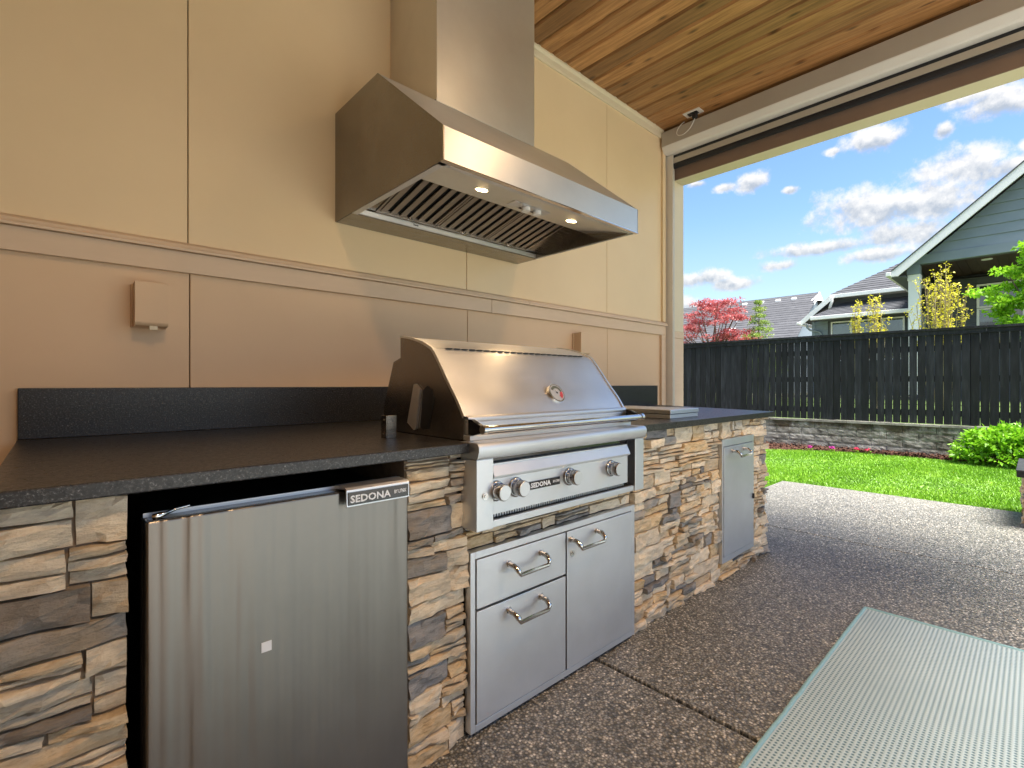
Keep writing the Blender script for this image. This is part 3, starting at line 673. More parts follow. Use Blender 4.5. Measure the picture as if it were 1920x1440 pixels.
for (a_, P, F, mi, c) in stones[:295]:
    b = MB(); b.add(P, F); b.build('stone', STONES[mi], island, origin=c)
rest = [[MB(), k] for k in range(5)]
allm = MB(); mids = []
for (a_, P, F, mi, c) in stones[295:]:
    allm.add(P, F); mids += [mi]*len(F)
o = allm.build('small_stones', STONES, island)
o.data.polygons.foreach_set('material_index', mids); o['kind'] = 'stuff'
print('stones', len(stones))

# ------------------------------------------------------------------ fridge
fr_ = thing('outdoor_fridge', 'stainless steel under-counter fridge with a plain door and name badge', 'fridge', (.41, 1.2, 0))
MB().box(.150, .690, 1.262, 1.86, .03, .816).build('cabinet', M['blackplastic'], fr_, bevel=.004)
dr = MB().box(.1275, .7035, 1.170, 1.222, .045, .8262).build('door', M['steel_v'], fr_, bevel=.004, seg=3)
MB().box(.1275, .7035, 1.223, 1.259, .05, .818).build('door_gasket', M['rubber'], fr_)
MB().box(.133, .51, 1.176, 1.216, .8264, .8274).build('door_cap', M['blackgloss'], fr_)
MB().box(.128, .704, 1.2165, 1.2215, .8264, .835).build('back_lip', M['steel'], fr_)
MB().tube([(.140,1.19,.832),(.150,1.187,.833),(.163,1.196,.834),(.182,1.206,.838),(.205,1.211,.840)], [.005,.007,.004,.003,.003], 8).build('hinge', M['chrome'], fr_)
bk = MB(); bk.prism([(1.218,.8272),(1.218,.838),(1.158,.838),(1.150,.833),(1.1485,.792),(1.1525,.792),(1.1545,.829),(1.16,.8335)], 'X', .520, .694)
bk.build('badge_handle', M['steel'], fr_, bevel=.001)
MB().box(.5235, .690, 1.1462, 1.148, .796, .8275).build('badge', M['blackgloss'], fr_)
text_part('lettering', 'SEDONA', .0245, (.5275, 1.1459, .8025), (R(90), 0, 0), M['white_print'], fr_, sx=1.12, bold=.0006)
text_part('lettering', 'BY LYNX', .0125, (.6475, 1.1459, .8085), (R(90), 0, 0), M['white_print'], fr_, sx=.70, bold=.0003)
MB().box(.333, .354, 1.1685, 1.1698, .499, .521).build('sticker', M['white_print'], fr_)
MB().box(.16, .68, 1.24, 1.262, .0, .04).build('kick_grille', M['blackplastic'], fr_)

# ------------------------------------------------------------------ drawer and door cabinet
def handle(parent, x0, x1, z, y, drop=.028, out=.046):
    """bent pull: two faceted posts and a bar lower down"""
    y1, y2 = y-out*.62, y-out
    P = [(x0,y+.001,z),(x0,y1,z-.002),(x0+.004,y2,z-drop*.55),(x0+.010,y2,z-drop),(x1-.010,y2,z-drop),(x1-.004,y2,z-drop*.55),(x1,y1,z-.002),(x1,y+.001,z)]
    Q = []
    for i in range(len(P)-1):
        a, b = Vector(P[i]), Vector(P[i+1])
        k = 1 if i == 3 else 3
        for j in range(k): Q.append(a.lerp(b, j/k))
    Q.append(Vector(P[-1]))
    rr = [.0092 if (i < 7 or i > len(Q)-8) else .0068 for i in range(len(Q))]
    m = MB(); m.tube([tuple(v) for v in Q], rr, 10); m.cyl((x0, y+.0005, z), 'Y', .0115, -.004, 16); m.cyl((x1, y+.0005, z), 'Y', .0115, -.004, 16)
    return m.build('handle', M['chrome'], parent)
cab = thing('drawer_cabinet', 'stainless steel cabinet with two drawers and a door below the grill', 'cabinet', (1.38, 1.19, 0))
yf = 1.186
fm = MB()
fm.box(.932, .951, yf, yf+.03, .014, .573); fm.box(1.806, 1.830, yf, yf+.03, .014, .573)
fm.box(.9515, 1.8055, yf, yf+.03, .551, .573); fm.box(.9515, 1.8055, yf, yf+.03, .014, .036)
fm.build('frame', M['steel_soft'], cab, bevel=.0012)
MB().box(.952, 1.805, yf+.014, 1.9, .037, .550).build('carcass', M['dark'], cab)
d1 = MB().box(.9545, 1.3735, yf-.003, yf+.013, .3945, .5475).build('drawer', M['steel_soft'], cab, bevel=.0018)
d2 = MB().box(.9545, 1.3735, yf-.003, yf+.013, .0395, .3865).build('drawer', M['steel_soft'], cab, bevel=.0018)
d3 = MB().box(1.3815, 1.8015, yf-.003, yf+.013, .0395, .5475).build('door', M['steel_soft'], cab, bevel=.0018)
handle(d1, 1.088, 1.240, .505, yf-.003); handle(d2, 1.088, 1.240, .352, yf-.003); handle(d3, 1.402, 1.556, .517, yf-.003)
lk = MB(); lk.cyl((1.412, yf-.003, .462), 'Y', .0115, -.003, 20); lk.cyl((1.412, yf-.006, .462), 'Y', .0065, -.0015, 16); lk.build('lock', M['chrome'], d3)
MB().box(1.4112, 1.4128, yf-.0082, yf-.0073, .458, .466).build('keyhole', M['rubber'], d3)

# ------------------------------------------------------------------ access door in the stone
ad = thing('access_door', 'single narrow stainless access door set in the stone face', 'access door', (2.93, 1.2, .1))
yd = 1.190; X0, X1, Z0, Z1 = 2.703, 3.146, .094, .784
fm = MB(); fm.box(X0, X0+.016, yd, yd+.05, Z0, Z1); fm.box(X1-.016, X1, yd, yd+.05, Z0, Z1); fm.box(X0+.0165, X1-.0165, yd, yd+.05, Z1-.04, Z1); fm.box(X0+.0165, X1-.0165, yd, yd+.05, Z0, Z0+.03)
fm.build('frame', M['steel_soft'], ad, bevel=.0012)
MB().box(X0+.017, X1-.017, yd+.014, yd+.055, Z0+.031, Z1-.041).build('recess', M['dark'], ad)
dd = MB().box(X0+.019, X1-.019, yd-.003, yd+.012, Z0+.0335, Z1-.0435).build('door', M['steel_soft'], ad, bevel=.0018)
handle(dd, 2.830, 2.985, .712, yd-.003)
MB().box(3.118, 3.128, yd-.012, yd-.0032, .395, .425).build('catch', M['blackplastic'], dd)

# ------------------------------------------------------------------ grill
gr = thing('gas_grill', 'built-in stainless steel gas grill with a closed curved lid', 'grill', (1.37, 1.4, .65))
GX0, GX1 = .916, 1.822
yg = 1.136
body = MB()
body.box(.960, 1.780, 1.215, 1.76, .66, .9145)
body.build('firebox', M['steel_side'], gr)
fm = MB()
fm.box(GX0, GX0+.066, yg, yg+.08, .651, .8665); fm.build('front_post', M['steel'], gr, bevel=.002)
MB().box(GX1-.064, GX1, yg, yg+.08, .651, .8665).build('front_post', M['steel'], gr, bevel=.002)
MB().box(GX0, GX0+.0035, yg+.0805, 1.70, .66, .884).build('side_wall', M['steel_side'], gr)
MB().box(GX1-.004, GX1, yg+.0805, 1.70, .66, .884).build('side_wall', M['steel_side'], gr)
MB().box(GX0+.0665, GX1-.0645, yg+.006, yg+.07, .651, .6735).build('bottom_rail', M['steel'], gr, bevel=.002)
# bullnose rail with its flat strip
bn = [(1.215,.868),(yg-.003,.868),(yg-.006,.874),(yg-.0125,.892)]
bn += [(yg+.003 - .0155*math.cos(t), .9005 + .0165*math.sin(t)) for t in np.linspace(0, 1.57, 9)]
bn += [(yg+.012,.9172),(1.215,.9165)]
MB().prism(bn, 'X', GX0-.001, GX1+.003, smooth=True).build('bullnose_rail', M['steel'], gr)
# control panel
cp_ = [(1.150,.690),(1.150,.799),(1.138,.804),(1.136,.810),(1.1395,.817),(1.152,.842),(1.152,.846),(1.172,.846),(1.172,.690)]
pan = MB().prism(cp_, 'X', GX0+.070, 1.722).build('control_panel', M['steel_soft'], gr)
MB().box(GX0+.0665, GX1-.065, 1.176, 1.214, .674, .8675).build('panel_recess', M['blackgloss'], gr)
MB().box(GX0+.0665, GX1-.0655, 1.152, 1.174, .6738, .6745).build('vent_floor', M['dark'], gr)
vs_ = MB()
for k in range(64):
    x = 1.0 + k*.0113
    vs_.box(x, x+.0055, 1.166, 1.1715, .6746, .6892)
vs_.build('vent_louvre', M['steel'], gr)
kn0 = None
for i, x in enumerate((1.003, 1.087, 1.352, 1.604)):
    z = .7615
    k = MB(); prof = [(0,.0325),(-.004,.0325),(-.009,.030),(-.0095,.026)]
    k.tube([(x, 1.1498+d, z) for d, r in prof], [r for d, r in prof], 32)
    b = MB(); prof = [(-.0097,.0225),(-.012,.024),(-.026,.0262),(-.040,.0262),(-.0435,.024)]
    b.tube([(x, 1.1498+d, z) for d, r in prof], [r for d, r in prof], 32)
    kb = b.build('control_knob', M['knob'], gr)
    k.build('bezel', M['knob'], kb)
    f = MB(); f.cyl((x, 1.1058, z), 'Y', .0232, -.0012, 32, r2=.022); f.build('knob_cap', M['steel'], kb)
    MB().box(x-.0012, x+.0012, 1.115, 1.134, z+.0258, z+.0272).build('marker', flat('blue marker', (.01,.03,.35), .3) if i == 0 else bpy.data.materials['blue marker'], kb)
MB().box(1.150, 1.300, 1.1455, 1.1498, .742, .769).build('badge', M['blackgloss'], gr, bevel=.0008)
text_part('lettering', 'SEDONA', .0215, (1.1535, 1.1452, .7485), (R(90), 0, 0), M['white_print'], gr, sx=1.12, bold=.0007)
text_part('lettering', 'BY LYNX', .0110, (1.2625, 1.1452, .7525), (R(90), 0, 0), M['white_print'], gr, sx=.78, bold=.0003)
ig = MB(); ig.cyl((.947, yg, .755), 'Y', .0095, -.004, 20); ig.cyl((.947, yg-.004, .755), 'Y', .005, -.002, 14); ig.build('ignition_button', M['chrome'], gr)
# lid
front = [(1.231,.990),(1.262,1.036),(1.314,1.098),(1.362,1.160),(1.400,1.205),(1.418,1.219)]
top = [(1.418,1.219),(1.462,1.238),(1.51,1.252),(1.56,1.263),(1.617,1.271)]
front = arc_smooth(front, 4); top = arc_smooth(top, 3)
LX0, LX1 = .944, 1.812
back = [(1.617,1.191),(1.668,1.177),(1.742,1.011),(1.742,.9165),(1.232,.9165)]
lid = MB().prism([(y+.006, z-.004) for y, z in front[:-1]] + [(y+.004, z-.006) for y, z in top] + [(1.742,.93),(1.742,.985),(1.236,.985)][:0] + [(1.617,1.188),(1.664,1.174),(1.738,1.011),(1.738,.985),(1.236,.985)], 'X', LX0+.003, LX1-.003, smooth=False).build('lid', M['steel'], gr)
sm_ = MB()
def strip(pts, x0, x1, th=.0025):
    V = []; n = len(pts)
    for (y, z) in pts: V += [(x0, y, z), (x1, y, z)]
    sm_.add(V, [(2*i, 2*i+1, 2*i+3, 2*i+2) for i in range(n-1)], True)
roll = [(1.246,.985),(1.238,.976)] + [(1.226-.012*math.sin(t), .982+.012*math.cos(t)*-1) for t in np.linspace(.2, 2.6, 8)] + [(1.226,.9935)]
strip(roll, LX0+.002, LX1-.002); strip(front, LX0+.004, LX1-.004)
sm_.build('lid_skin', M['steel'], gr)
sm_ = MB(); strip([(1.423,1.2175)] + [(y+.004, z-.001) for y, z in top[1:]], LX0+.004, LX1-.004); sm_.build('lid_top', M['steel'], gr)
sv_ = MB()
for k in range(22):
    x = 1.0 + k*.0345
    sv_.prism([(x,1.2185),(x+.004,1.2205),(x+.024,1.2205),(x+.028,1.2185),(x+.024,1.2165),(x+.004,1.2165)], 'Y', 1.408, 1.424)
sv_.build('vent_slots', M['dark'], gr)
MB().box(LX0+.02, LX1-.02, 1.4165, 1.4225, 1.2140, 1.2185).build('vent_shadow_gap', M['dark'], gr)
side = [(1.232,.9165),(1.229,.990)] + front[1:] + top[1:] + [(1.617,1.191),(1.668,1.177),(1.742,1.011),(1.742,.9165)]
MB().prism(side, 'X', LX0-.004, LX0+.002).build('lid_end_cap', M['steel_side'], gr)
MB().prism(side, 'X', LX1-.002, LX1+.004).build('lid_end_cap', M['steel_side'], gr)
# raised rim following both ends of the lid
for x0, x1 in ((LX0-.0045, LX0+.006), (LX1-.006, LX1+.0045)):
    rim = MB(); pts = front + top[1:]; V = []
    for (y, z) in pts: V += [(x0, y-.0035, z+.0025), (x1, y-.0035, z+.0025), (x1, y+.006, z-.004), (x0, y+.006, z-.004)]
    nn = len(pts); F = []
    for i in range(nn-1):
        for k in range(4): F.append((4*i+k, 4*i+(k+1) % 4, 4*(i+1)+(k+1) % 4, 4*(i+1)+k))
    F += [(0,1,2,3), (4*nn-4,4*nn-3,4*nn-2,4*nn-1)]
    rim.add(V, F); rim.build('lid_rim', M['steel'], gr)
MB().box(LX0+.0025, LX1-.0025, 1.214, 1.2345, .9345, .9735).build('lid_skirt', M['steel'], gr, bevel=.002)
MB().box(LX0-.006, LX1+.006, 1.196, 1.2315, .9168, .9325).build('top_ledge', M['steel'], gr, bevel=.002)
# handle with dark end brackets
zb = .9555; yb = 1.143
MB().tube([(LX0+.004,yb,zb),(LX0+.02,yb,zb),(LX1-.02,yb,zb),(LX1+.008,yb,zb)], .0112, 20).build('lid_handle', M['chrome'], gr)
for x in (LX0, LX1-.006):
    MB().prism([(1.2135,.936),(1.2135,.984),(1.200,.984),(1.168,.972),(yb+.004,.9655),(yb-.004,.960),(yb-.004,.950),(yb+.004,.9445),(1.190,.934)], 'X', x, x+.014).build('handle_bracket', M['blackgloss'], gr, bevel=.002)
    MB().tube([(x-.001,yb,zb),(x+.0165,yb,zb)], .0138, 20).build('handle_collar', M['chrome'], gr)
# thermometer on the curved lid
tp = np.array([1.318, 1.104]); 
# local slope of the lid front there
nrm_ = Vector((0, -.86, .51)); cx_, cy_, cz_ = 1.420, 1.278, 1.054
th = MB(); c0 = Vector((cx_, cy_, cz_)); th.cyl(c0 - nrm_*.012, nrm_, .039, .024, 36); thb = th.build('thermometer', M['chrome'], gr)
f = MB(); f.cyl(c0 + nrm_*.0122, nrm_, .0345, .0006, 36); f.build('dial', M['glass_dial'], thb)
ux = Vector((1,0,0)); uz = nrm_.cross(ux).normalized()
if uz.z < 0: uz = -uz
def arc(a0, a1, r0, r1, m, nm, h=.0132):
    b = MB(); V = []; n = 14
    for k in range(n+1):
        t = R(a0+(a1-a0)*k/n); d = ux*math.cos(t) + uz*math.sin(t); V += [c0+nrm_*h+d*r0, c0+nrm_*h+d*r1]
    b.add(V, [(2*i, 2*i+1, 2*i+3, 2*i+2) for i in range(n)]); return b.build(nm, m, thb)
arc(150, 10, .0195, .0305, M['dial_dark'], 'scale_arc'); arc(8, -62, .0150, .0305, M['dial_red'], 'scale_arc')
b = MB(); d = (ux*-.5 + uz*.85).normalized(); e_ = nrm_.cross(d)
b.add([c0+nrm_*.0136+e_*.0015, c0+nrm_*.0136-e_*.0015, c0+nrm_*.0136+d*.019], [(0,1,2)]); b.cyl(c0+nrm_*.0133, nrm_, .004, .001, 12); b.build('needle', M['blackplastic'], thb)
# reflection in the left flank, modelled as a tilted plate and a dark patch
MB().prism([(1.470,1.075),(1.500,1.095),(1.512,1.092),(1.556,.955),(1.512,.930),(1.497,.937)], 'X', LX0-.0125, LX0-.0045).build('reflection_plate', M['steel_soft'], gr, bevel=.001)
MB().prism([(1.392,1.045),(1.41,1.078),(1.432,1.088),(1.462,1.072),(1.478,.945),(1.462,.935),(1.425,.94)], 'X', LX0-.0065, LX0-.0042).build('reflection_patch', M['blackplastic'], gr)

# small bracket on the counter
br = thing('metal_bracket', 'small upright L-shaped metal bracket on the counter behind the grill flank', 'bracket', (.82, 1.49, .915))
bm_ = MB(); bm_.box(.795, .828, 1.450, 1.453, .9155, .990); bm_.box(.791, .7945, 1.450, 1.485, .9155, .990)
bm_.build('plate', M['steel_side'], br, bevel=.0008)
for z in (.930, .975):
    MB().cyl((.791, 1.468, z), 'X', .004, -.002, 10).build('screw', M['chrome'], br)

# ------------------------------------------------------------------ side burner cover
sb = thing('side_burner', 'flat stainless steel side burner cover on the granite beside the grill', 'side burner', (2.45, 1.5, .915))
MB().box(2.302, 2.602, 1.281, 1.716, .9155, .936).build('base', M['steel_soft'], sb, bevel=.0015)
MB().box(2.299, 2.606, 1.277, 1.720, .9385, .9605).build('lid', M['steel'], sb, bevel=.0025)
MB().box(2.306, 2.598, 1.286, 1.710, .9362, .9383).build('gasket', M['rubber'], sb)

# ------------------------------------------------------------------ wall boxes
def wall_box(x0, x1, z0, z1, label):
    t = thing('outlet_cover', label, 'outlet cover', (x0, YW, z0))
    MB().box(x0-.006, x1+.004, YW-.012, YW, z0-.004, z1-.004).build('back_plate', M['wall_lo'], t, bevel=.002)
    MB().prism([(YW-.014,z1-.004),(YW-.078,z1),(YW-.078,z0+.01),(YW-.07,z0),(YW-.014,z0-.002)], 'X', x0, x1).build('cover', M['wall_lo'], t, bevel=.003)
    MB().box(x0+.042, x0+.066, YW-.07, YW-.055, z0-.013, z0).build('latch', M['trim_cream'], t)
    return t
wall_box(.204, .301, 1.302, 1.458, 'beige painted outlet cover on the lower wall above the fridge')
wall_box(2.667, 2.765, 1.302, 1.455, 'beige painted outlet cover half hidden behind the grill lid')

# ------------------------------------------------------------------ hood
hd = thing('range_hood', 'large stainless steel range hood with chimney and lit underside over the grill', 'range hood', (1.545, YW, 1.85))
HX0, HX1, HY = .955, 2.134, 1.364
sidep = [(YW-.001,1.851),(HY,1.851),(HY,1.967),(1.823,2.355),(YW-.001,2.355)]
MB().prism(sidep, 'X', HX0, HX0+.004).build('side_panel', M['steel_side'], hd)
MB().prism(sidep, 'X', HX1-.004, HX1).build('side_panel', M['steel_side'], hd)
fp = MB(); fp.box(HX0+.0045, HX1-.0045, HY, HY+.003, 1.852, 1.9665); fp.build('front_panel', M['steel_hood'], hd)
MB().box(HX0, HX1, HY-.0025, HY+.016, 1.8470, 1.8505).build('front_lip', M['chrome'], hd)
sl = MB(); sl.add([(HX0+.0045,HY,1.9675),(HX1-.0045,HY,1.9675),(HX1-.0045,1.823,2.355),(HX0+.0045,1.823,2.355),(HX0+.0045,HY+.005,1.963),(HX1-.0045,HY+.005,1.963),(HX1-.0045,1.826,2.350),(HX0+.0045,1.826,2.350)],
   [(0,1,2,3),(7,6,5,4),(0,4,5,1),(2,6,7,3),(1,5,6,2),(3,7,4,0)]); sl.build('sloped_panel', M['steel_hood'], hd)
MB().box(HX0+.0045, HX1-.0045, 1.827, YW-.001, 2.351, 2.355).build('top_panel', M['steel_hood'], hd)
MB().box(1.241, 1.862, 1.822, YW-.001, 2.3565, 3.293).build('chimney', M['steel_hood'], hd, bevel=.0015)
MB().box(1.236, 1.867, 1.8275, YW-.002, 2.3555, 2.362).build('chimney_gap', M['dark'], hd)
# underside
MB().box(HX0+.0045, HX1-.0045, 2.065, YW-.002, 1.849, 1.853).build('rear_plate', M['steel_side'], hd)
MB().box(HX0+.0045, HX0+.030, HY+.017, 2.0645, 1.849, 1.853).build('rim', M['steel_soft'], hd)
MB().box(HX1-.016, HX1-.0045, HY+.017, 2.0645, 1.849, 1.853).build('rim', M['steel_soft'], hd)
MB().box(HX0+.0045, HX1-.0045, HY+.017, HY+.040, 1.849, 1.853).build('rim', M['steel_soft'], hd)
MB().box(HX0+.031, HX1-.0165, 2.058, 2.0645, 1.8535, 1.876).build('grease_rail', M['steel_soft'], hd, bevel=.001)
lp_ = MB(); lp_.add([(HX0+.0305,HY+.0405,1.8535),(HX1-.0165,HY+.0405,1.8535),(HX1-.0165,1.675,1.912),(HX0+.0305,1.675,1.912),(HX0+.0305,HY+.0405,1.8585),(HX1-.0165,HY+.0405,1.8585),(HX1-.0165,1.675,1.917),(HX0+.0305,1.675,1.917)],
   [(3,2,1,0),(4,5,6,7),(0,1,5,4),(2,3,7,6),(1,2,6,5),(3,0,4,7)]); lp_.build('light_panel', M['steel_hood'], hd)
MB().box(HX0+.0305, HX0+.034, 1.41, 2.057, 1.8535, 1.99).build('inner_wall', M['steel_side'], hd)
MB().box(HX1-.020, HX1-.0168, 1.41, 2.057, 1.8535, 1.99).build('inner_wall', M['steel_side'], hd)
MB().box(HX0+.035, HX1-.0205, 1.67, 2.06, 1.992, 1.996).build('plenum', M['dark'], hd)
# three baffle filters, each with its own slats
fx0, fx1 = 1.062, 2.022; fw = (fx1-fx0)/3
ya, za, yb_, zb_ = 2.050, 1.876, 1.690, 1.962
fill = MB(); fill.add([(HX0+.0345,ya,za+.004),(fx0-.002,ya,za+.004),(fx0-.002,yb_,zb_+.004),(HX0+.0345,yb_,zb_+.004)], [(0,1,2,3)]); fill.build('filler_plate', M['steel_side'], hd); fill = MB(); fill.add([(fx1+.002,ya,za+.004),(HX1-.0205,ya,za+.004),(HX1-.0205,yb_,zb_+.004),(fx1+.002,yb_,zb_+.004)], [(0,1,2,3)]); fill.build('filler_plate', M['steel_side'], hd)
mb2 = MB(); mb2.add([(HX0+.0345,1.676,1.915),(HX1-.0205,1.676,1.915),(HX1-.0205,1.690,1.964),(HX0+.0345,1.690,1.964)], [(0,1,2,3)]); mb2.build('front_return', M['steel_soft'], hd)
def sweep(x0, x1, dz0, dz1, e0=0, e1=0):
    b = MB(); y0_, y1_ = ya-e0*(ya-yb_), yb_+e1*(ya-yb_); z0_, z1_ = za+e0*(zb_-za), zb_-e1*(zb_-za)
    b.add([(x0,y0_,z0_+dz0),(x1,y0_,z0_+dz0),(x1,y1_,z1_+dz0),(x0,y1_,z1_+dz0),(x0,y0_,z0_+dz1),(x1,y0_,z0_+dz1),(x1,y1_,z1_+dz1),(x0,y1_,z1_+dz1)], [(0,3,2,1),(4,5,6,7),(0,1,5,4),(1,2,6,5),(2,3,7,6),(3,0,4,7)])
    return b
for k in range(3):
    a = fx0+k*fw+.002; b_ = fx0+(k+1)*fw-.002
    sweep(a, b_, .014, .016).build('filter_back', M['dark'], hd)
    frm = sweep(a, a+.010, 0, .012); q2 = sweep(b_-.010, b_, 0, .012); frm.add(q2.v, q2.f)
    q2 = sweep(a+.0102, b_-.0102, 0, .012, 0, .965); frm.add(q2.v, q2.f); q2 = sweep(a+.0102, b_-.0102, 0, .012, .965, 0); frm.add(q2.v, q2.f)
    fo = frm.build('baffle_filter', M['steel_baffle'], hd)
    ns = 6; pw = (b_-a-.024)/ns
    for j in range(ns):
        x0 = a+.012+j*pw+.006
        sweep(x0, x0+pw*.56, .002, .006, .04, .04).build('slat', M['steel_baffle'], fo)
    hk = MB(); xm = (a+b_)/2; yk, zk = ya-.03, za+.006
    hk.tube([(xm-.012,yk,zk),(xm-.012,yk-.004,zk-.014),(xm+.012,yk-.004,zk-.014),(xm+.012,yk,zk)], .0032, 8); hk.cyl((xm, yk-.004, zk-.012), 'Z', .007, -.008, 12)
    hk.build('pull', M['chrome'], fo)
# lamps and knobs on the light panel
def on_panel(y): return 1.8535 + (y-(HY+.0405))/(1.675-(HY+.0405))*(1.912-1.8535)
pn = Vector((0, .21, -1)).normalized()
for x, y in ((1.262, 1.532), (1.820, 1.532)):
    c = Vector((x, y, on_panel(y)))
    r_ = MB().cyl(c, pn, .030, .002, 32).build('lamp_ring', M['steel_soft'], hd)
    MB().cyl(c+pn*.0022, pn, .0235, .0015, 32).build('lamp_lens', M['lamp'], r_)
    ld = bpy.data.lights.new('hood_lamp', 'SPOT'); ld.energy = 1.6; ld.color = (1,.66,.34); ld.spot_size = R(120); ld.spot_blend = .8; ld.shadow_soft_size = .022
    lo = bpy.data.objects.new('hood_lamp', ld); COL.objects.link(lo); lo.parent = hd; lo.location = c+pn*.008-wloc(hd); lo.rotation_euler = (0,0,0)
cpl = MB(); c = Vector((1.56, 1.548, on_panel(1.548)))
MB().box(1.435, 1.660, 1.520, 1.572, on_panel(1.546)-.008, on_panel(1.546)-.0065).build('control_plate', M['steel_soft'], hd)
for x in (1.525, 1.595):
    MB().cyl((x, 1.545, on_panel(1.545)-.0085), 'Z', .019, -.016, 24).build('control_knob', M['white_plastic'], hd)
    MB().box(x-.022, x+.022, 1.560, 1.571, on_panel(1.546)-.0098, on_panel(1.546)-.0085).build('knob_scale', M['blackplastic'], hd)
# small maker's mark on the grease rail
for k, (w_, h_) in enumerate(((.003,.010),(.004,.007),(.0035,.006),(.004,.006),(.003,.008))):
    MB().box(1.268+k*.0056, 1.268+k*.0056+w_, 2.0568, 2.0578, 1.8615, 1.8615+h_).build('logo_mark', M['blackplastic'], hd)

# ------------------------------------------------------------------ stone bench end with tiled cap
pit = thing('stone_bench', 'low stacked stone bench with a dark tiled cap at the lawn edge', 'bench', (5.8, -.2, 0))
bx0, bx1, by0, by1 = 5.36, 6.16, -1.0, .085
MB().box(bx0+.03, bx1-.03, by0+.03, by1-.03, 0, .385).build('core', M['core'], pit)
q = random.Random(5); keep = stones; stones = []
lay((bx0+.03, by1-.03, 0), (0, -1), (-1, 0), layout(0, 1.02, 0, .385, q, rowh=(.06,.08), ln=(.1,.22)), q)
lay((bx1-.03, by1-.03, 0), (-1, 0), (0, 1), layout(0, .74, 0, .385, q, rowh=(.06,.08), ln=(.1,.22)), q)
for (a_, P, F, mi, c) in stones:
    b = MB(); b.add(P, F); b.build('stone', STONES[1 if mi in (0, 2) else mi], pit, origin=c)
M['tile'] = mat('dark slate tile', [(.3, (.035,.037,.042)), (.7, (.065,.067,.073))], scale=12, rough=.35, bump=.2, bscale=40)
MB().box(bx0-.022, bx1+.022, by0-.02, by1+.022, .386, .432).build('cap_bed', M['blackplastic'], pit, bevel=.002)
for i in range(3):
    for j in range(4):
        MB().box(bx0-.024+i*.283, bx0-.024+i*.283+.279, by1+.024-(j+1)*.283+.004, by1+.024-j*.283, .4322, .442).build('tile', M['tile'], pit, bevel=.0015)
MB().box(bx0-.02, bx1+.02, by0-.018, by1+.02, .4321, .4385).build('grout', M['white_plastic'], pit)

# ------------------------------------------------------------------ retaining wall, fence
def fx(y): return 9.90 - .043*y
rw = thing('retaining_wall', 'low stained concrete block retaining wall below the black fence', 'retaining wall', (9.9, 1, 0))
q = random.Random(3); ang = math.atan(-.043)
MB().add([(fx(-3.2)+.06,-3.2,-.05),(fx(8)+.06,8,-.05),(fx(8)+.06,8,.44),(fx(-3.2)+.06,-3.2,.44)], [(0,1,2,3)]).build('backing', M['core'], rw)
blocks = []
for row in range(4):
    z0 = -.03 + row*.116; y = -3.2 + (row % 2)*.2
    while y < 7.8:
        l = .405; V = []; F = []; nu, nz = 8, 4
        for j in range(nz+1):
            for i in range(nu+1):
                u, z = i/nu, j/nz; d = .012 + .012*abs(noise.noise(Vector((y*3+u*4, row*3+z*1.5, 1)))) + .007*noise.noise(Vector((y*9+u*14, row*7+z*5, 4)))
                if i in (0, nu) or j in (0, nz): d -= .007
                yy = y+.003+u*(l-.006); V.append((fx(yy)-d, yy, z0+.002+z*.112))
        for j in range(nz):
            for i in range(nu): F.append((j*(nu+1)+i, j*(nu+1)+i+1, (j+1)*(nu+1)+i+1, (j+1)*(nu+1)+i))
        n0 = len(V); rim_ = list(range(nu+1)) + [j*(nu+1)+nu for j in range(1, nz+1)] + [nz*(nu+1)+i for i in range(nu-1,-1,-1)] + [j*(nu+1) for j in range(nz-1,0,-1)]
        for k in rim_: V.append((fx(V[k][1])+.05, V[k][1], V[k][2]))
        for k in range(len(rim_)): F.append((rim_[k], n0+k, n0+(k+1) % len(rim_), rim_[(k+1) % len(rim_)]))
        b = MB(); b.add(V, F); b.build('block', M['block'], rw, origin=(fx(y), y+l/2, z0+.05)); y += l
y = -3.2
while y < 7.8:
    l = .6; jx = q.uniform(-.008, .008)
    MB().add([], []).prism([(fx(y+.003)-.035+jx,y+.003),(fx(y+l-.003)-.035+jx,y+l-.003),(fx(y+l-.003)+.14,y+l-.003),(fx(y+.003)+.14,y+.003)], 'Z', .4345, .469+q.uniform(-.004, .004)).build('cap_stone', M['blockcap'], rw, bevel=.006); y += l
fence = thing('board_fence', 'tall black stained wooden board fence running along the back of the lawn', 'fence', (10, 1, .47))
def fy(y, off=0): return fx(y)+.05+off
y = -3.0; k = 0
base = None
panel = 0
seam_ys = []
while y < 7.4:
    wb = .0950; gap = .0075
    if k % 17 == 16: gap = .002; wb = .098
    dz = q.uniform(-.004, .004); off = q.uniform(-.003, .003)
    gp = gap if q.random() > .12 else .003
    m = MB(); m.prism([(fy(y)+off,y),(fy(y+wb)+off,y+wb),(fy(y+wb)+off+.017,y+wb),(fy(y)+off+.017,y)], 'Z', .478, 1.865+dz)
    m.build('board', M['fence'], fence, origin=(fy(y), y+wb/2, .48)); y += wb+gp; k += 1
for (z0, z1) in ((1.60,1.69),(1.13,1.22),(.60,.69)):
    MB().prism([(fy(-3)+.021,-3),(fy(7.4)+.021,7.4),(fy(7.4)+.06,7.4),(fy(-3)+.06,-3)], 'Z', z0, z1).build('rail', M['fence'], fence)
y = -3.0
while y < 7.4:
    MB().prism([(fy(y)+.061,y),(fy(y+.09)+.061,y+.09),(fy(y+.09)+.15,y+.09),(fy(y)+.15,y)], 'Z', .3, 1.86).build('post', M['fence'], fence); y += 1.8
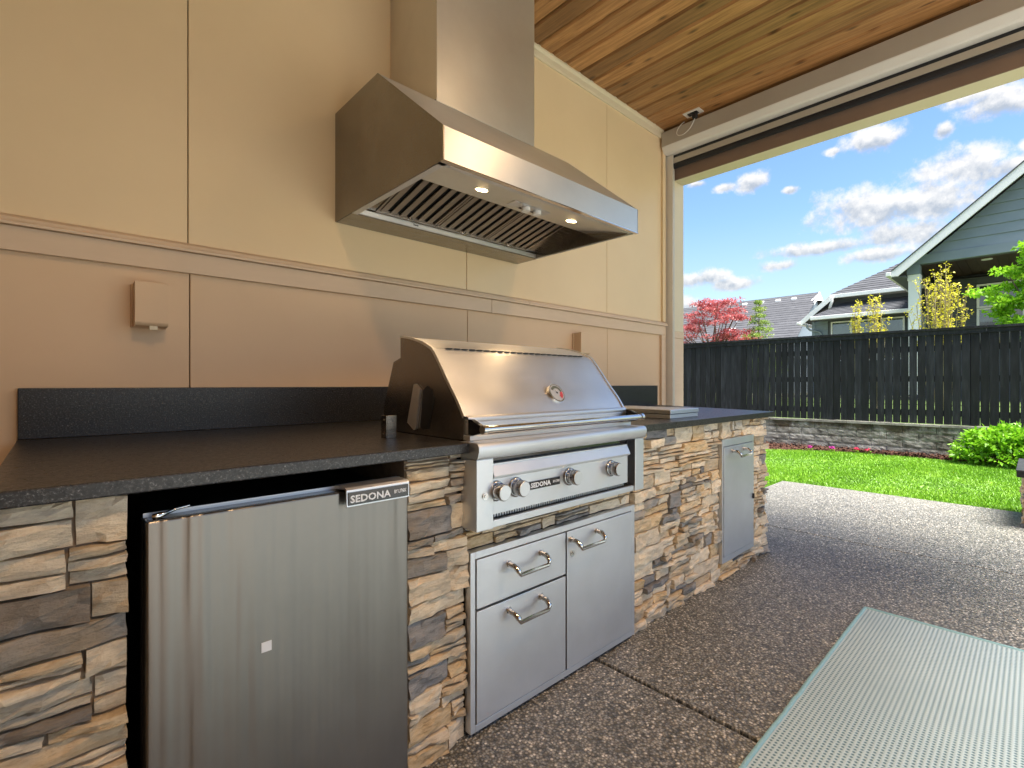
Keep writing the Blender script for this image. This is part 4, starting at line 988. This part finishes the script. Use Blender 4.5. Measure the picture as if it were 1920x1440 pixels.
for a, b_ in ((-3.1,.5),(.505,2.6),(2.605,4.2),(4.205,7.5)):
    MB().prism([(fy(a)-.022,a),(fy(b_)-.022,b_),(fy(b_)-.004,b_),(fy(a)-.004,a)], 'Z', 1.845, 1.912).build('top_trim', M['fence'], fence)
    MB().prism([(fy(a)-.045,a),(fy(b_)-.045,b_),(fy(b_)+.10,b_),(fy(a)+.10,a)], 'Z', 1.9145, 1.948).build('cap_rail', M['fence'], fence)

# ------------------------------------------------------------------ foliage helpers
def leaves(centers, size, spread, per, flatten=.6, narrow=.5, seed=0, up=.4):
    """leaf-shaped quads round many centres; returns verts, faces"""
    r_ = np.random.default_rng(seed); C = np.repeat(np.asarray(centers, float), per, axis=0); n = len(C)
    d = r_.normal(0, 1, (n, 3)); d /= np.linalg.norm(d, axis=1)[:, None]; rad = r_.uniform(.15, 1, n)**.6
    sp = np.repeat(np.broadcast_to(np.asarray(spread, float), (len(centers),)), per)
    P = C + d*(rad*sp)[:, None]*np.array([1, 1, flatten])
    ax = d + r_.normal(0, .7, (n, 3)); ax[:, 2] += up*0; ax /= np.linalg.norm(ax, axis=1)[:, None]
    nn = r_.normal(0, .6, (n, 3)); nn[:, 2] += 1.0; sd_ = np.cross(ax, nn); sd_ /= np.linalg.norm(sd_, axis=1)[:, None]+1e-9
    nv = np.cross(sd_, ax)
    s = size*r_.uniform(.6, 1.3, n)[:, None]
    V = np.stack([P, P+ax*s*.5+sd_*s*narrow*.5+nv*s*.08, P+ax*s-nv*s*.1, P+ax*s*.5-sd_*s*narrow*.5+nv*s*.08], 1).reshape(-1, 3)
    i = np.arange(n)*4; return V, np.stack([i, i+1, i+2, i+3], 1)
def limbs(base, top_pts, r0, seed, m, parent, nm='trunk', fork=None):
    r_ = random.Random(seed); b = MB(); fork = fork or (base[0], base[1], base[2]+.5)
    b.tube([base, ((base[0]+fork[0])/2+r_.uniform(-.03,.03), (base[1]+fork[1])/2+r_.uniform(-.03,.03), (base[2]+fork[2])/2), fork], [r0, r0*.85, r0*.7], 8)
    for t in top_pts:
        mid = tuple(fork[k]*.5+t[k]*.5 + r_.uniform(-.06, .06) for k in range(3))
        b.tube([fork, mid, t], [r0*.5, r0*.3, r0*.1], 6)
    return b.build(nm, m, parent)
# clipped bush in front of the retaining wall
bush = thing('laurel_bush', 'rounded glossy lime green bush in front of the retaining wall', 'bush', (9.35, .25, 0))
q = random.Random(21); cs = []
while len(cs) < 150:
    a, b_, c_ = q.uniform(-1, 1), q.uniform(-1, 1), q.uniform(0, 1)
    rr = a*a+b_*b_+c_*c_
    if rr > 1 or rr < .35: continue
    cs.append((9.42+a*.33, .22+b_*.62, .05+c_*.45))
V, F = leaves(cs, .075, .085, 34, .8, .45, 3); raw_mesh('foliage', V, F, M['leaf_bush'], bush)
cs = [(9.42+q.uniform(-.25,.25), .22+q.uniform(-.52,.52), q.uniform(.05,.38)) for _ in range(60)]
limbs((9.42,.22,-.03), [c for c in cs[:22]], .02, 3, M['bark'], bush, 'stems', (9.42,.22,.08))
# little flowers in the mulch
for (x_, y_, m_, lab) in ((9.12,2.56,'petal','small pink flower at the lawn edge nearest the stone island'),(9.28,2.28,'petal','bright magenta flower in the mulch strip'),(9.42,1.98,'petal_red','tiny pink flower in the mulch between magenta and red ones'),(9.46,1.84,'petal_red','small red flower furthest along the mulch strip')):
    t = thing('flower', lab, 'flower', (x_, y_, 0), 'small flowers along the mulch strip')
    V, F = leaves([(x_, y_, .055)], .03, .022, 26, .6, .9, int(x_*100)); raw_mesh('blossom', V, F, M[m_], t)
    V, F = leaves([(x_, y_, .015)], .035, .03, 22, .5, .4, int(y_*100)); raw_mesh('foliage', V, F, M['leaf_bush'], t)
# red maple
tr = thing('red_maple', 'feathery red Japanese maple behind the fence', 'tree', (12.6, 5.75, .5))
q = random.Random(4); tips = []
for k in range(46):
    a = q.uniform(-1, 1); zt = q.uniform(0, 1); wdt = .95*math.sqrt(max(0, 1-(zt*.95)**2))
    tips.append((12.6+q.uniform(-.6,.6)*wdt, 5.85+a*wdt*1.05, 2.1+zt*1.15 + .12*math.sin(a*7)))
tips += [(12.5,5.12,2.95),(12.5,5.05,2.75),(12.5,5.25,3.2),(12.5,4.98,2.42),(12.5,5.02,2.2)]
pts = [tuple(np.array(t)+np.array([q.uniform(-.16,.16), q.uniform(-.2,.2), q.uniform(-.03,.03)])) for t in tips for _ in range(6)]
V, F = leaves(pts, .060, .12, 30, .30, .42, 8); raw_mesh('crown', V, F, M['leaf_red'], tr)
limbs((12.6,5.8,.4), tips[::2], .06, 5, M['bark'], tr, 'trunk', (12.6,5.75,1.5))
# pale conifer
cf = thing('pale_conifer', 'small pale green conifer with drooping sprays behind the fence', 'tree', (12.5, 4.62, .5))
pts = []; q = random.Random(9); sp = []
for t in np.linspace(0, .97, 11):
    r_ = .05+.52*(1-t)**.85
    for k in range(int(4+8*(1-t))):
        a = q.uniform(0, 6.28)
        for u in (.35, .7, 1.0):
            rr = r_*u*(q.uniform(.75, 1.15)); pts.append((12.5+math.cos(a)*rr, 4.62+math.sin(a)*rr, 1.55+1.58*t-rr*.22+q.uniform(-.02,.02)))
V, F = leaves(pts, .060, .048, 20, .5, .26, 10); raw_mesh('crown', V, F, M['leaf_conifer'], cf)
MB().tube([(12.5,4.62,.4),(12.5,4.62,1.8),(12.5,4.60,3.1)], [.03,.02,.005], 7).build('trunk', M['bark'], cf)
# upright yellow shrubs
def yellow(loc, width, topz, stems, seed, label, nm='budding_shrub'):
    t = thing(nm, label, 'shrub', loc, 'yellow budding shrubs behind the fence')
    q = random.Random(seed); b = MB(); P = []
    for k in range(stems):
        a = q.uniform(0, 6.28); sx = math.cos(a)*q.uniform(.1, 1)*width*.5; sy = math.sin(a)*q.uniform(.1, 1)*width*.5; zt = topz - q.uniform(0, .55)*abs(sy)/(width*.5)*.9 - q.uniform(0, .45)
        p0 = (loc[0]+sx*.15, loc[1]+sy*.25, .5); p1 = (loc[0]+sx*.5+q.uniform(-.03,.03), loc[1]+sy*.6+q.uniform(-.03,.03), 1.5); p2 = (loc[0]+sx, loc[1]+sy, zt)
        b.tube([p0, p1, p2], [.011, .008, .003], 5)
        for j in range(9):
            u = .38+.62*j/9+q.uniform(0, .05); u = min(u, 1); base_ = Vector(p1).lerp(Vector(p2), max(0, (u-.3)/.7))
            tip = base_ + Vector((q.uniform(-.09,.09), q.uniform(-.10,.10), q.uniform(.08,.22)))
            b.tube([base_, tip], [.004, .002], 4); P.append(tuple(tip)); P.append(tuple(base_.lerp(tip, .5)))
        P.append(p2)
    b.build('branches', M['twig'], t)
    V, F = leaves(P, .038, .026, 4, 1.1, .7, seed); raw_mesh('foliage', V, F, M['leaf_yellow'], t)
yellow((12.0, 1.22, .5), 1.0, 3.20, 30, 31, 'largest yellow budding shrub standing between the white column and the green tree')
yellow((12.0, 2.18, .5), .30, 2.86, 10, 32, 'thin yellow budding shrub nearer the white column')
yellow((12.0, 2.52, .5), .22, 2.80, 7, 33, 'slimmest yellow budding shrub in front of the first window')
# lime maple
gm = thing('lime_maple', 'bright lime green leafy tree before the neighbour porch', 'tree', (11.6, -.35, .5))
q = random.Random(14); tips = []
for k in range(64):
    a = q.uniform(-1, 1); zt = q.uniform(0, 1); wdt = 1.05*(1-.75*zt)
    tips.append((11.6+q.uniform(-.6,.6)*wdt, -.45+a*wdt*1.0, 1.95+zt*1.75))
tips += [(11.5,.62,2.66),(11.5,.50,2.30),(11.5,.35,2.95),(11.5,.42,2.52),(11.5,.12,3.30),(11.5,.30,2.15),(11.5,-.05,3.1)]
pts = [tuple(np.array(t)+np.array([q.uniform(-.13,.13), q.uniform(-.14,.14), q.uniform(-.04,.04)])) for t in tips for _ in range(6)]
V, F = leaves(pts, .075, .10, 34, .42, .55, 12); raw_mesh('crown', V, F, M['leaf_green'], gm)
limbs((11.6,-.35,.4), tips[::3], .06, 6, M['bark'], gm, 'trunk', (11.6,-.3,1.5))
for (x_, y_, w_, lab) in ((11.4,4.28,.10,'low lime shrub tip peeking over the fence beside the conifer'),(11.4,4.02,.13,'low yellow green shrub tip over the fence below the far roof')):
    t = thing('low_shrub', lab, 'shrub', (x_, y_, .5), 'low shrub tips showing over the fence')
    V, F = leaves([(x_+random.uniform(-w_,w_), y_+random.uniform(-w_,w_), random.uniform(.9,2.03)) for _ in range(60)], .05, .08, 22, .8, .45, int(y_*100)); raw_mesh('foliage', V, F, M['leaf_conifer'], t)
    MB().tube([(x_,y_,.4),(x_,y_,1.8)], [.02,.008], 6).build('stem', M['bark'], t)

# ------------------------------------------------------------------ neighbour house
nh = thing('neighbour_house', 'slate blue house with a gabled porch and white column beyond the fence', 'house', (18, 0, .8))
GX = 17.0; ya_, za_ = -.95, 7.30       # apex
sl_ = (7.30-4.16)/(2.66+.95)
def rake_z(y): return za_ - sl_*abs(y-ya_)
# siding boards of the gable, one by one
z = 4.56; k = 0
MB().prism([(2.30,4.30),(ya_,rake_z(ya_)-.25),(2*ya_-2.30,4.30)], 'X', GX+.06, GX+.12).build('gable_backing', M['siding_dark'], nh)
while z < 6.95:
    z1 = min(z+.247, 7.0)
    def ext(zz): return (za_-.20-zz)/sl_
    e0, e1 = ext(z), ext(z1)
    if e1 < .1: break
    b = MB(); b.add([(GX,ya_-e0,z),(GX,ya_+e0,z),(GX+.03,ya_+e1,z1),(GX+.03,ya_-e1,z1),(GX+.059,ya_-e0,z),(GX+.059,ya_+e0,z),(GX+.059,ya_+e1,z1),(GX+.059,ya_-e1,z1)],
        [(0,1,2,3),(7,6,5,4),(0,4,5,1),(2,6,7,3),(1,5,6,2),(3,7,4,0)])
    b.build('siding_board', M['siding'], nh); z += .25
MB().box(GX-.02, GX+.22, 2*ya_-2.42, 2.42, 4.315, 4.555).build('beam', M['siding'], nh, bevel=.006)
MB().box(GX-.05, GX+.30, 2.15, 2.42, 4.06, 4.31).build('beam_end', M['siding'], nh, bevel=.006)
cl_ = MB().box(GX-.0, GX+.25, 2.150, 2.395, .8, 3.90).build('column', M['white_paint'], nh, bevel=.006)
MB().box(GX-.015, GX+.265, 2.135, 2.41, 3.902, 4.055).build('column_head', M['white_paint'], nh, bevel=.004)
MB().box(GX-.012, GX-.001, 2.24, 2.36, 2.50, 2.58).build('house_plate', M['plate'], cl_)
def slab(p, q_, r_, s_, t, name, m, parent):
    n = (Vector(q_)-Vector(p)).cross(Vector(s_)-Vector(p)).normalized()
    if n.z < 0: n = -n
    V = [Vector(v) for v in (p, q_, r_, s_)]; b = MB(); b.add(V + [v-n*t for v in V], [(0,1,2,3),(7,6,5,4),(0,4,5,1),(1,5,6,2),(2,6,7,3),(3,7,4,0)])
    return b.build(name, m, parent)
# rake boards (front faces) and porch roof slopes
for sgn in (1, -1):
    ye = ya_ + sgn*(2.70-ya_)
    b = MB(); b.add([(16.55,ye,rake_z(ye)-.13),(16.55,ye,rake_z(ye)+.0),(16.55,ya_,za_+.0),(16.55,ya_,za_-.26),(16.55,ye-sgn*.15,rake_z(ye-sgn*.15)-.26),
        (16.60,ye,rake_z(ye)-.13),(16.60,ye,rake_z(ye)+.0),(16.60,ya_,za_+.0),(16.60,ya_,za_-.26),(16.60,ye-sgn*.15,rake_z(ye-sgn*.15)-.26)],
        [(0,1,2,3,4),(9,8,7,6,5),(0,5,6,1),(1,6,7,2),(2,7,8,3),(3,8,9,4),(4,9,5,0)]); b.build('rake_board', M['white_paint'], nh)
    slab((16.53,ye,rake_z(ye)+.03), (24,ye,rake_z(ye)+.03), (24,ya_,za_+.03), (16.53,ya_,za_+.03), .028, 'porch_roof', M['shingle'], nh)
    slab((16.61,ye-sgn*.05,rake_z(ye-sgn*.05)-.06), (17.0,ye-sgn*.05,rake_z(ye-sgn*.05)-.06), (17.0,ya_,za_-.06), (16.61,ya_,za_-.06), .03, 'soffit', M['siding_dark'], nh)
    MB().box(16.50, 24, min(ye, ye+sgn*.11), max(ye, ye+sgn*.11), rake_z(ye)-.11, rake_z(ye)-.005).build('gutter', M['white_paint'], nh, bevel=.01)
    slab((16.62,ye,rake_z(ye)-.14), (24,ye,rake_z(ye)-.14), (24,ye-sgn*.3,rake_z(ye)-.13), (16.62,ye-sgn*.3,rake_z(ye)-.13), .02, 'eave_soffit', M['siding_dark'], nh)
# porch ceiling planks and recessed lights
yy = 2.30
MB().box(GX+.22, 20.3, -4.3, 2.3, 4.40, 4.44).build('ceiling_deck', M['siding_dark'], nh)
while yy > -2.2:
    MB().box(GX+.23, 20.28, yy-.196, yy-.004, 4.385, 4.398).build('ceiling_plank', M['wood_dark'], nh); yy -= .2
for x_, y_ in ((17.95,.90),(19.6,.82)):
    MB().cyl((x_, y_, 4.384), 'Z', .11, -.012, 24).build('recessed_light', M['white_paint'], nh)
# back wall with siding boards and a window
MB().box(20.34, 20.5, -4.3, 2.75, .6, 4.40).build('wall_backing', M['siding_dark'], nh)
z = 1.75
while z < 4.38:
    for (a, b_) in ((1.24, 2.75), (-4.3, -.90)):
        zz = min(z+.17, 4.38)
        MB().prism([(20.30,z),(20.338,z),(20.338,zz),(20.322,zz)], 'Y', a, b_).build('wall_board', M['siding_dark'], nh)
    z += .172
for (z0, z1) in ((3.37,4.08),(2.2,3.355)):
    wf = MB()
    for (y0_, y1_) in ((.25, 1.21), (-.86, .10)):
        wf.box(20.27, 20.34, y0_-.03, y0_+.03, z0, z1); wf.box(20.27, 20.34, y1_-.03, y1_+.03, z0, z1); wf.box(20.27, 20.34, y0_+.031, y1_-.031, z0, z0+.05); wf.box(20.27, 20.34, y0_+.031, y1_-.031, z1-.05, z1)
    wo = wf.build('window', M['white_paint'], nh)
    for (y0_, y1_) in ((.25, 1.21), (-.86, .10)): MB().box(20.31, 20.33, y0_+.0315, y1_-.0315, z0+.051, z1-.051).build('pane', M['glass'], wo)
MB().box(20.29, 20.34, -.9, 1.24, 4.12, 4.38).build('window_head', M['siding_dark'], nh)
# left wing: hip roof, lower roof, wall with three windows
wing = nh
YR = 2.75
# upper roof face with shingle courses
A = Vector((20.0, 4.98, 4.24)); Pk = Vector((22.3, 2.7, 5.72)); 
rows = 16
for k in range(rows):
    t0, t1 = k/rows, (k+1)/rows
    l0 = A.lerp(Pk, t0); l1 = A.lerp(Pk, t1); e0 = .012; 
    b = MB(); b.add([(l0.x,l0.y,l0.z+.022),(l0.x,-.5,l0.z+.022),(l1.x,-.5,l1.z+.006),(l1.x,l1.y,l1.z+.006),(l0.x+.01,l0.y,l0.z-.01),(l0.x+.01,-.5,l0.z-.01),(l1.x+.01,-.5,l1.z-.02),(l1.x+.01,l1.y,l1.z-.02)], [(0,1,2,3),(7,6,5,4),(0,4,5,1),(1,5,6,2),(2,6,7,3),(3,7,4,0)])
    b.build('shingle_course', M['shingle'], wing)
b = MB(); b.add([(20,4.98,4.23),(22.3,2.7,5.71),(28,2.7,5.71),(28,5.86,3.34),(19.8,5.86,3.34)], [(0,1,2,3,4)]); b.build('hip_roof_side', M['shingle'], wing)
MB().box(19.94, 20.03, 2.42, 4.98, 4.105, 4.235).build('gutter', M['white_paint'], wing, bevel=.012)
b = MB(); b.add([(19.78,4.93,4.19),(19.78,5.90,3.35),(19.78,5.84,3.20),(19.78,4.93,3.99),(19.83,4.93,4.19),(19.83,5.90,3.35),(19.83,5.84,3.20),(19.83,4.93,3.99)], [(0,1,2,3),(7,6,5,4),(0,4,5,1),(1,5,6,2),(2,6,7,3),(3,7,4,0)]); b.build('rake_board', M['white_paint'], wing)
MB().box(19.72, 26, 5.86, 5.97, 3.25, 3.34).build('gutter', M['white_paint'], wing, bevel=.012)
b = MB(); b.tube([(19.9,4.90,4.12),(19.9,4.90,4.0),(19.9,4.93,3.9),(19.95,4.98,3.78),(20.1,5.02,3.70)], .045, 8); b.build('downspout', M['white_paint'], wing)
b = MB(); b.tube([(20.0,5.70,3.26),(20.0,5.70,3.14),(20.05,5.62,3.05),(20.2,5.40,3.0),(20.25,5.31,2.9),(20.25,5.30,1.0)], .04, 8); b.build('downspout', M['siding'], wing)
# dark wall between the roofs
b = MB(); b.add([(20.45,5.6,3.4),(20.45,4.85,4.11),(20.45,2.4,4.11),(20.45,2.4,3.4)], [(0,1,2,3)]); b.build('wall_band', M['siding_dark'], wing)
rows = 9
for k in range(rows):
    t0, t1 = k/rows, (k+1)/rows; x0_, x1_ = 19.3+t0*1.1, 19.3+t1*1.1; z0_, z1_ = 3.42+t0*.55, 3.42+t1*.55; y0_, y1_ = 5.40-t0*.75, 5.40-t1*.75
    b = MB(); b.add([(x0_,y0_,z0_+.022),(x0_,2.42,z0_+.022),(x1_,2.42,z1_+.006),(x1_,y1_,z1_+.006),(x0_+.01,y0_,z0_-.01),(x0_+.01,2.42,z0_-.01),(x1_+.01,2.42,z1_-.02),(x1_+.01,y1_,z1_-.02)], [(0,1,2,3),(7,6,5,4),(0,4,5,1),(1,5,6,2),(2,6,7,3),(3,7,4,0)])
    b.build('shingle_course', M['shingle'], wing)
MB().box(19.24, 19.33, 2.42, 5.40, 3.315, 3.435).build('gutter', M['white_paint'], wing, bevel=.012)
MB().box(19.34, 20.3, 2.42, 5.38, 3.36, 3.385).build('eave_soffit', M['siding_dark'], wing)
MB().box(20.30, 20.45, 2.42, 5.55, .7, 3.37).build('wall_backing', M['siding_dark'], wing)
z = 2.2
while z < 3.36:
    for (a, b_) in ((5.12,5.52),(2.42,2.88)): MB().prism([(20.26,z),(20.298,z),(20.298,min(z+.17,3.36)),(20.282,min(z+.17,3.36))], 'Y', a, b_).build('wall_board', M['siding'], wing)
    z += .172
MB().box(20.25, 20.31, 5.52, 5.62, .7, 3.36).build('corner_board', M['siding'], wing)
for (y0_, y1_) in ((4.385,5.02),(3.675,4.285),(2.945,3.555)):
    wf = MB(); z0, z1 = 1.9, 3.305
    wf.box(20.24, 20.30, y0_, y0_+.045, z0, z1); wf.box(20.24, 20.30, y1_-.045, y1_, z0, z1); wf.box(20.24, 20.30, y0_+.046, y1_-.046, z0, z0+.05); wf.box(20.24, 20.30, y0_+.046, y1_-.046, z1-.045, z1)
    wo = wf.build('window', M['white_paint'], wing); MB().box(20.27, 20.285, y0_+.0465, y1_-.0465, z0+.051, z1-.046).build('pane', M['glass'], wo)

# ------------------------------------------------------------------ farther house: long grey roof
fh = thing('far_house', 'house with a long grey shingle roof beyond the red maple', 'house', (31, 12, .8))
rows = 26; xr, zr = 30.6, 6.10; xe, ze = 25.6, 2.4
for k in range(rows):
    t0, t1 = k/rows, (k+1)/rows
    b = MB(); x0_, x1_ = xe+(xr-xe)*t0, xe+(xr-xe)*t1; z0_, z1_ = ze+(zr-ze)*t0, ze+(zr-ze)*t1
    b.add([(x0_,8.15,z0_+.02),(x0_,26,z0_+.02),(x1_,26,z1_+.004),(x1_,8.15,z1_+.004),(x0_+.01,8.15,z0_-.02),(x0_+.01,26,z0_-.02),(x1_+.01,26,z1_-.03),(x1_+.01,8.15,z1_-.03)], [(0,1,2,3),(7,6,5,4),(0,4,5,1),(1,5,6,2),(2,6,7,3),(3,7,4,0)])
    b.build('shingle_course', M['shingle_far'], fh)
b = MB(); b.add([(30.6,8.15,6.12),(36,8.15,2.4),(36,26,2.4),(30.6,26,6.12)], [(0,1,2,3)]); b.build('roof_back', M['shingle_far'], fh)
MB().prism([(25.9,2.4),(30.6,5.9),(35.3,2.4)], 'Y', 8.32, 8.4).build('gable_wall', M['siding'], fh)
b = MB(); b.add([(29.6,8.10,5.45),(30.6,8.10,6.14),(31.6,8.10,5.45),(31.6,8.10,5.30),(30.6,8.10,5.96),(29.6,8.10,5.30),(29.6,8.14,5.45),(30.6,8.14,6.14),(31.6,8.14,5.45),(31.6,8.14,5.30),(30.6,8.14,5.96),(29.6,8.14,5.30)],
    [(0,1,4,5),(1,2,3,4),(6,11,10,7),(7,10,9,8),(0,6,7,1),(1,7,8,2)]); b.build('rake_board', M['white_paint'], fh)
b = MB(); b.add([(29.9,8.35,5.60),(30.15,7.85,5.60),(30.35,8.12,6.0)], [(0,1,2)]); b.build('gable_end', M['white_paint'], fh)
MB().box(26.3, 34.9, 8.5, 25.7, .6, 2.5).build('wall', M['siding'], fh)
for (y_, t) in ((11.95,.985),(10.1,.985),(9.28,.985),(11.0,.985)):
    x_ = xe+(xr-xe)*(t-.06); z_ = ze+(zr-ze)*(t-.06)
    MB().prism([(x_-.08,z_-.04),(x_-.08,z_+.05),(x_+.08,z_+.13),(x_+.08,z_+.06)], 'Y', y_-.12, y_+.12).build('roof_vent', M['white_paint'], fh)
b = MB(); b.cyl((28.6, 11.75, 4.5), 'Z', .05, .55, 10); b.build('vent_pipe', M['white_paint'], fh)
MB().prism([(27.9,4.0),(27.9,4.12),(28.3,4.40),(28.3,4.28)], 'Y', 11.6, 12.0).build('roof_vent', M['white_paint'], fh)

# ------------------------------------------------------------------ the rest of the covered patio behind the camera
hw = thing('house_wall', 'beige side wall of the house closing the covered patio', 'wall', (-4.2, 0, 0))
MB().box(-4.32, -4.205, -1.7, 2.4, 0, 3.29).build('wall_panel', M['wall_lo'], hw)
rwl = thing('added_rear_wall', 'unseen beige wall added to darken the left half of the patio', 'wall', (-2.4, -1.6, 0))  # added out of view to keep daylight off the left side
MB().box(-4.2, -.1, -1.68, -1.58, 0, 3.29).build('wall_panel', M['wall_up'], rwl)
fb = thing('front_beam', 'cream boxed beam along the open front of the covered patio', 'beam', (0, -1.5, 2.9))
MB().box(-4.2, 4.158, -1.57, -1.42, 2.888, 3.36).build('beam_box', M['trim_cream'], fb, bevel=.004)
pp = thing('patio_post', 'square beige post at the far corner of the covered patio', 'post', (4.08, -1.5, 0))
MB().box(4.0, 4.158, -1.57, -1.42, 0, 2.887).build('shaft', M['trim_cream'], pp, bevel=.004)
for x_, lab in ((.35, 'warm recessed ceiling downlight above the fridge side'), (2.53, 'warm recessed ceiling downlight above the rug')):
    t = thing('ceiling_downlight', lab, 'ceiling light', (x_, -.35, 3.29), 'recessed ceiling downlights')
    MB().tube([(x_,-.35,3.2930),(x_,-.35,3.2895)], [.095,.088], 32, caps=False).build('trim_ring', M['white_plastic'], t)
    MB().cyl((x_, -.35, 3.2925), 'Z', .075, -.002, 28).build('lens', M['downlamp'], t)
    ld = bpy.data.lights.new('downlight', 'SPOT'); ld.energy = DOWN; ld.color = (1,.66,.36); ld.spot_size = R(150); ld.spot_blend = 1; ld.shadow_soft_size = .12
    lo = bpy.data.objects.new('downlight', ld); COL.objects.link(lo); lo.parent = t; lo.location = (0, 0, -.02)
print('objects', len(bpy.data.objects))
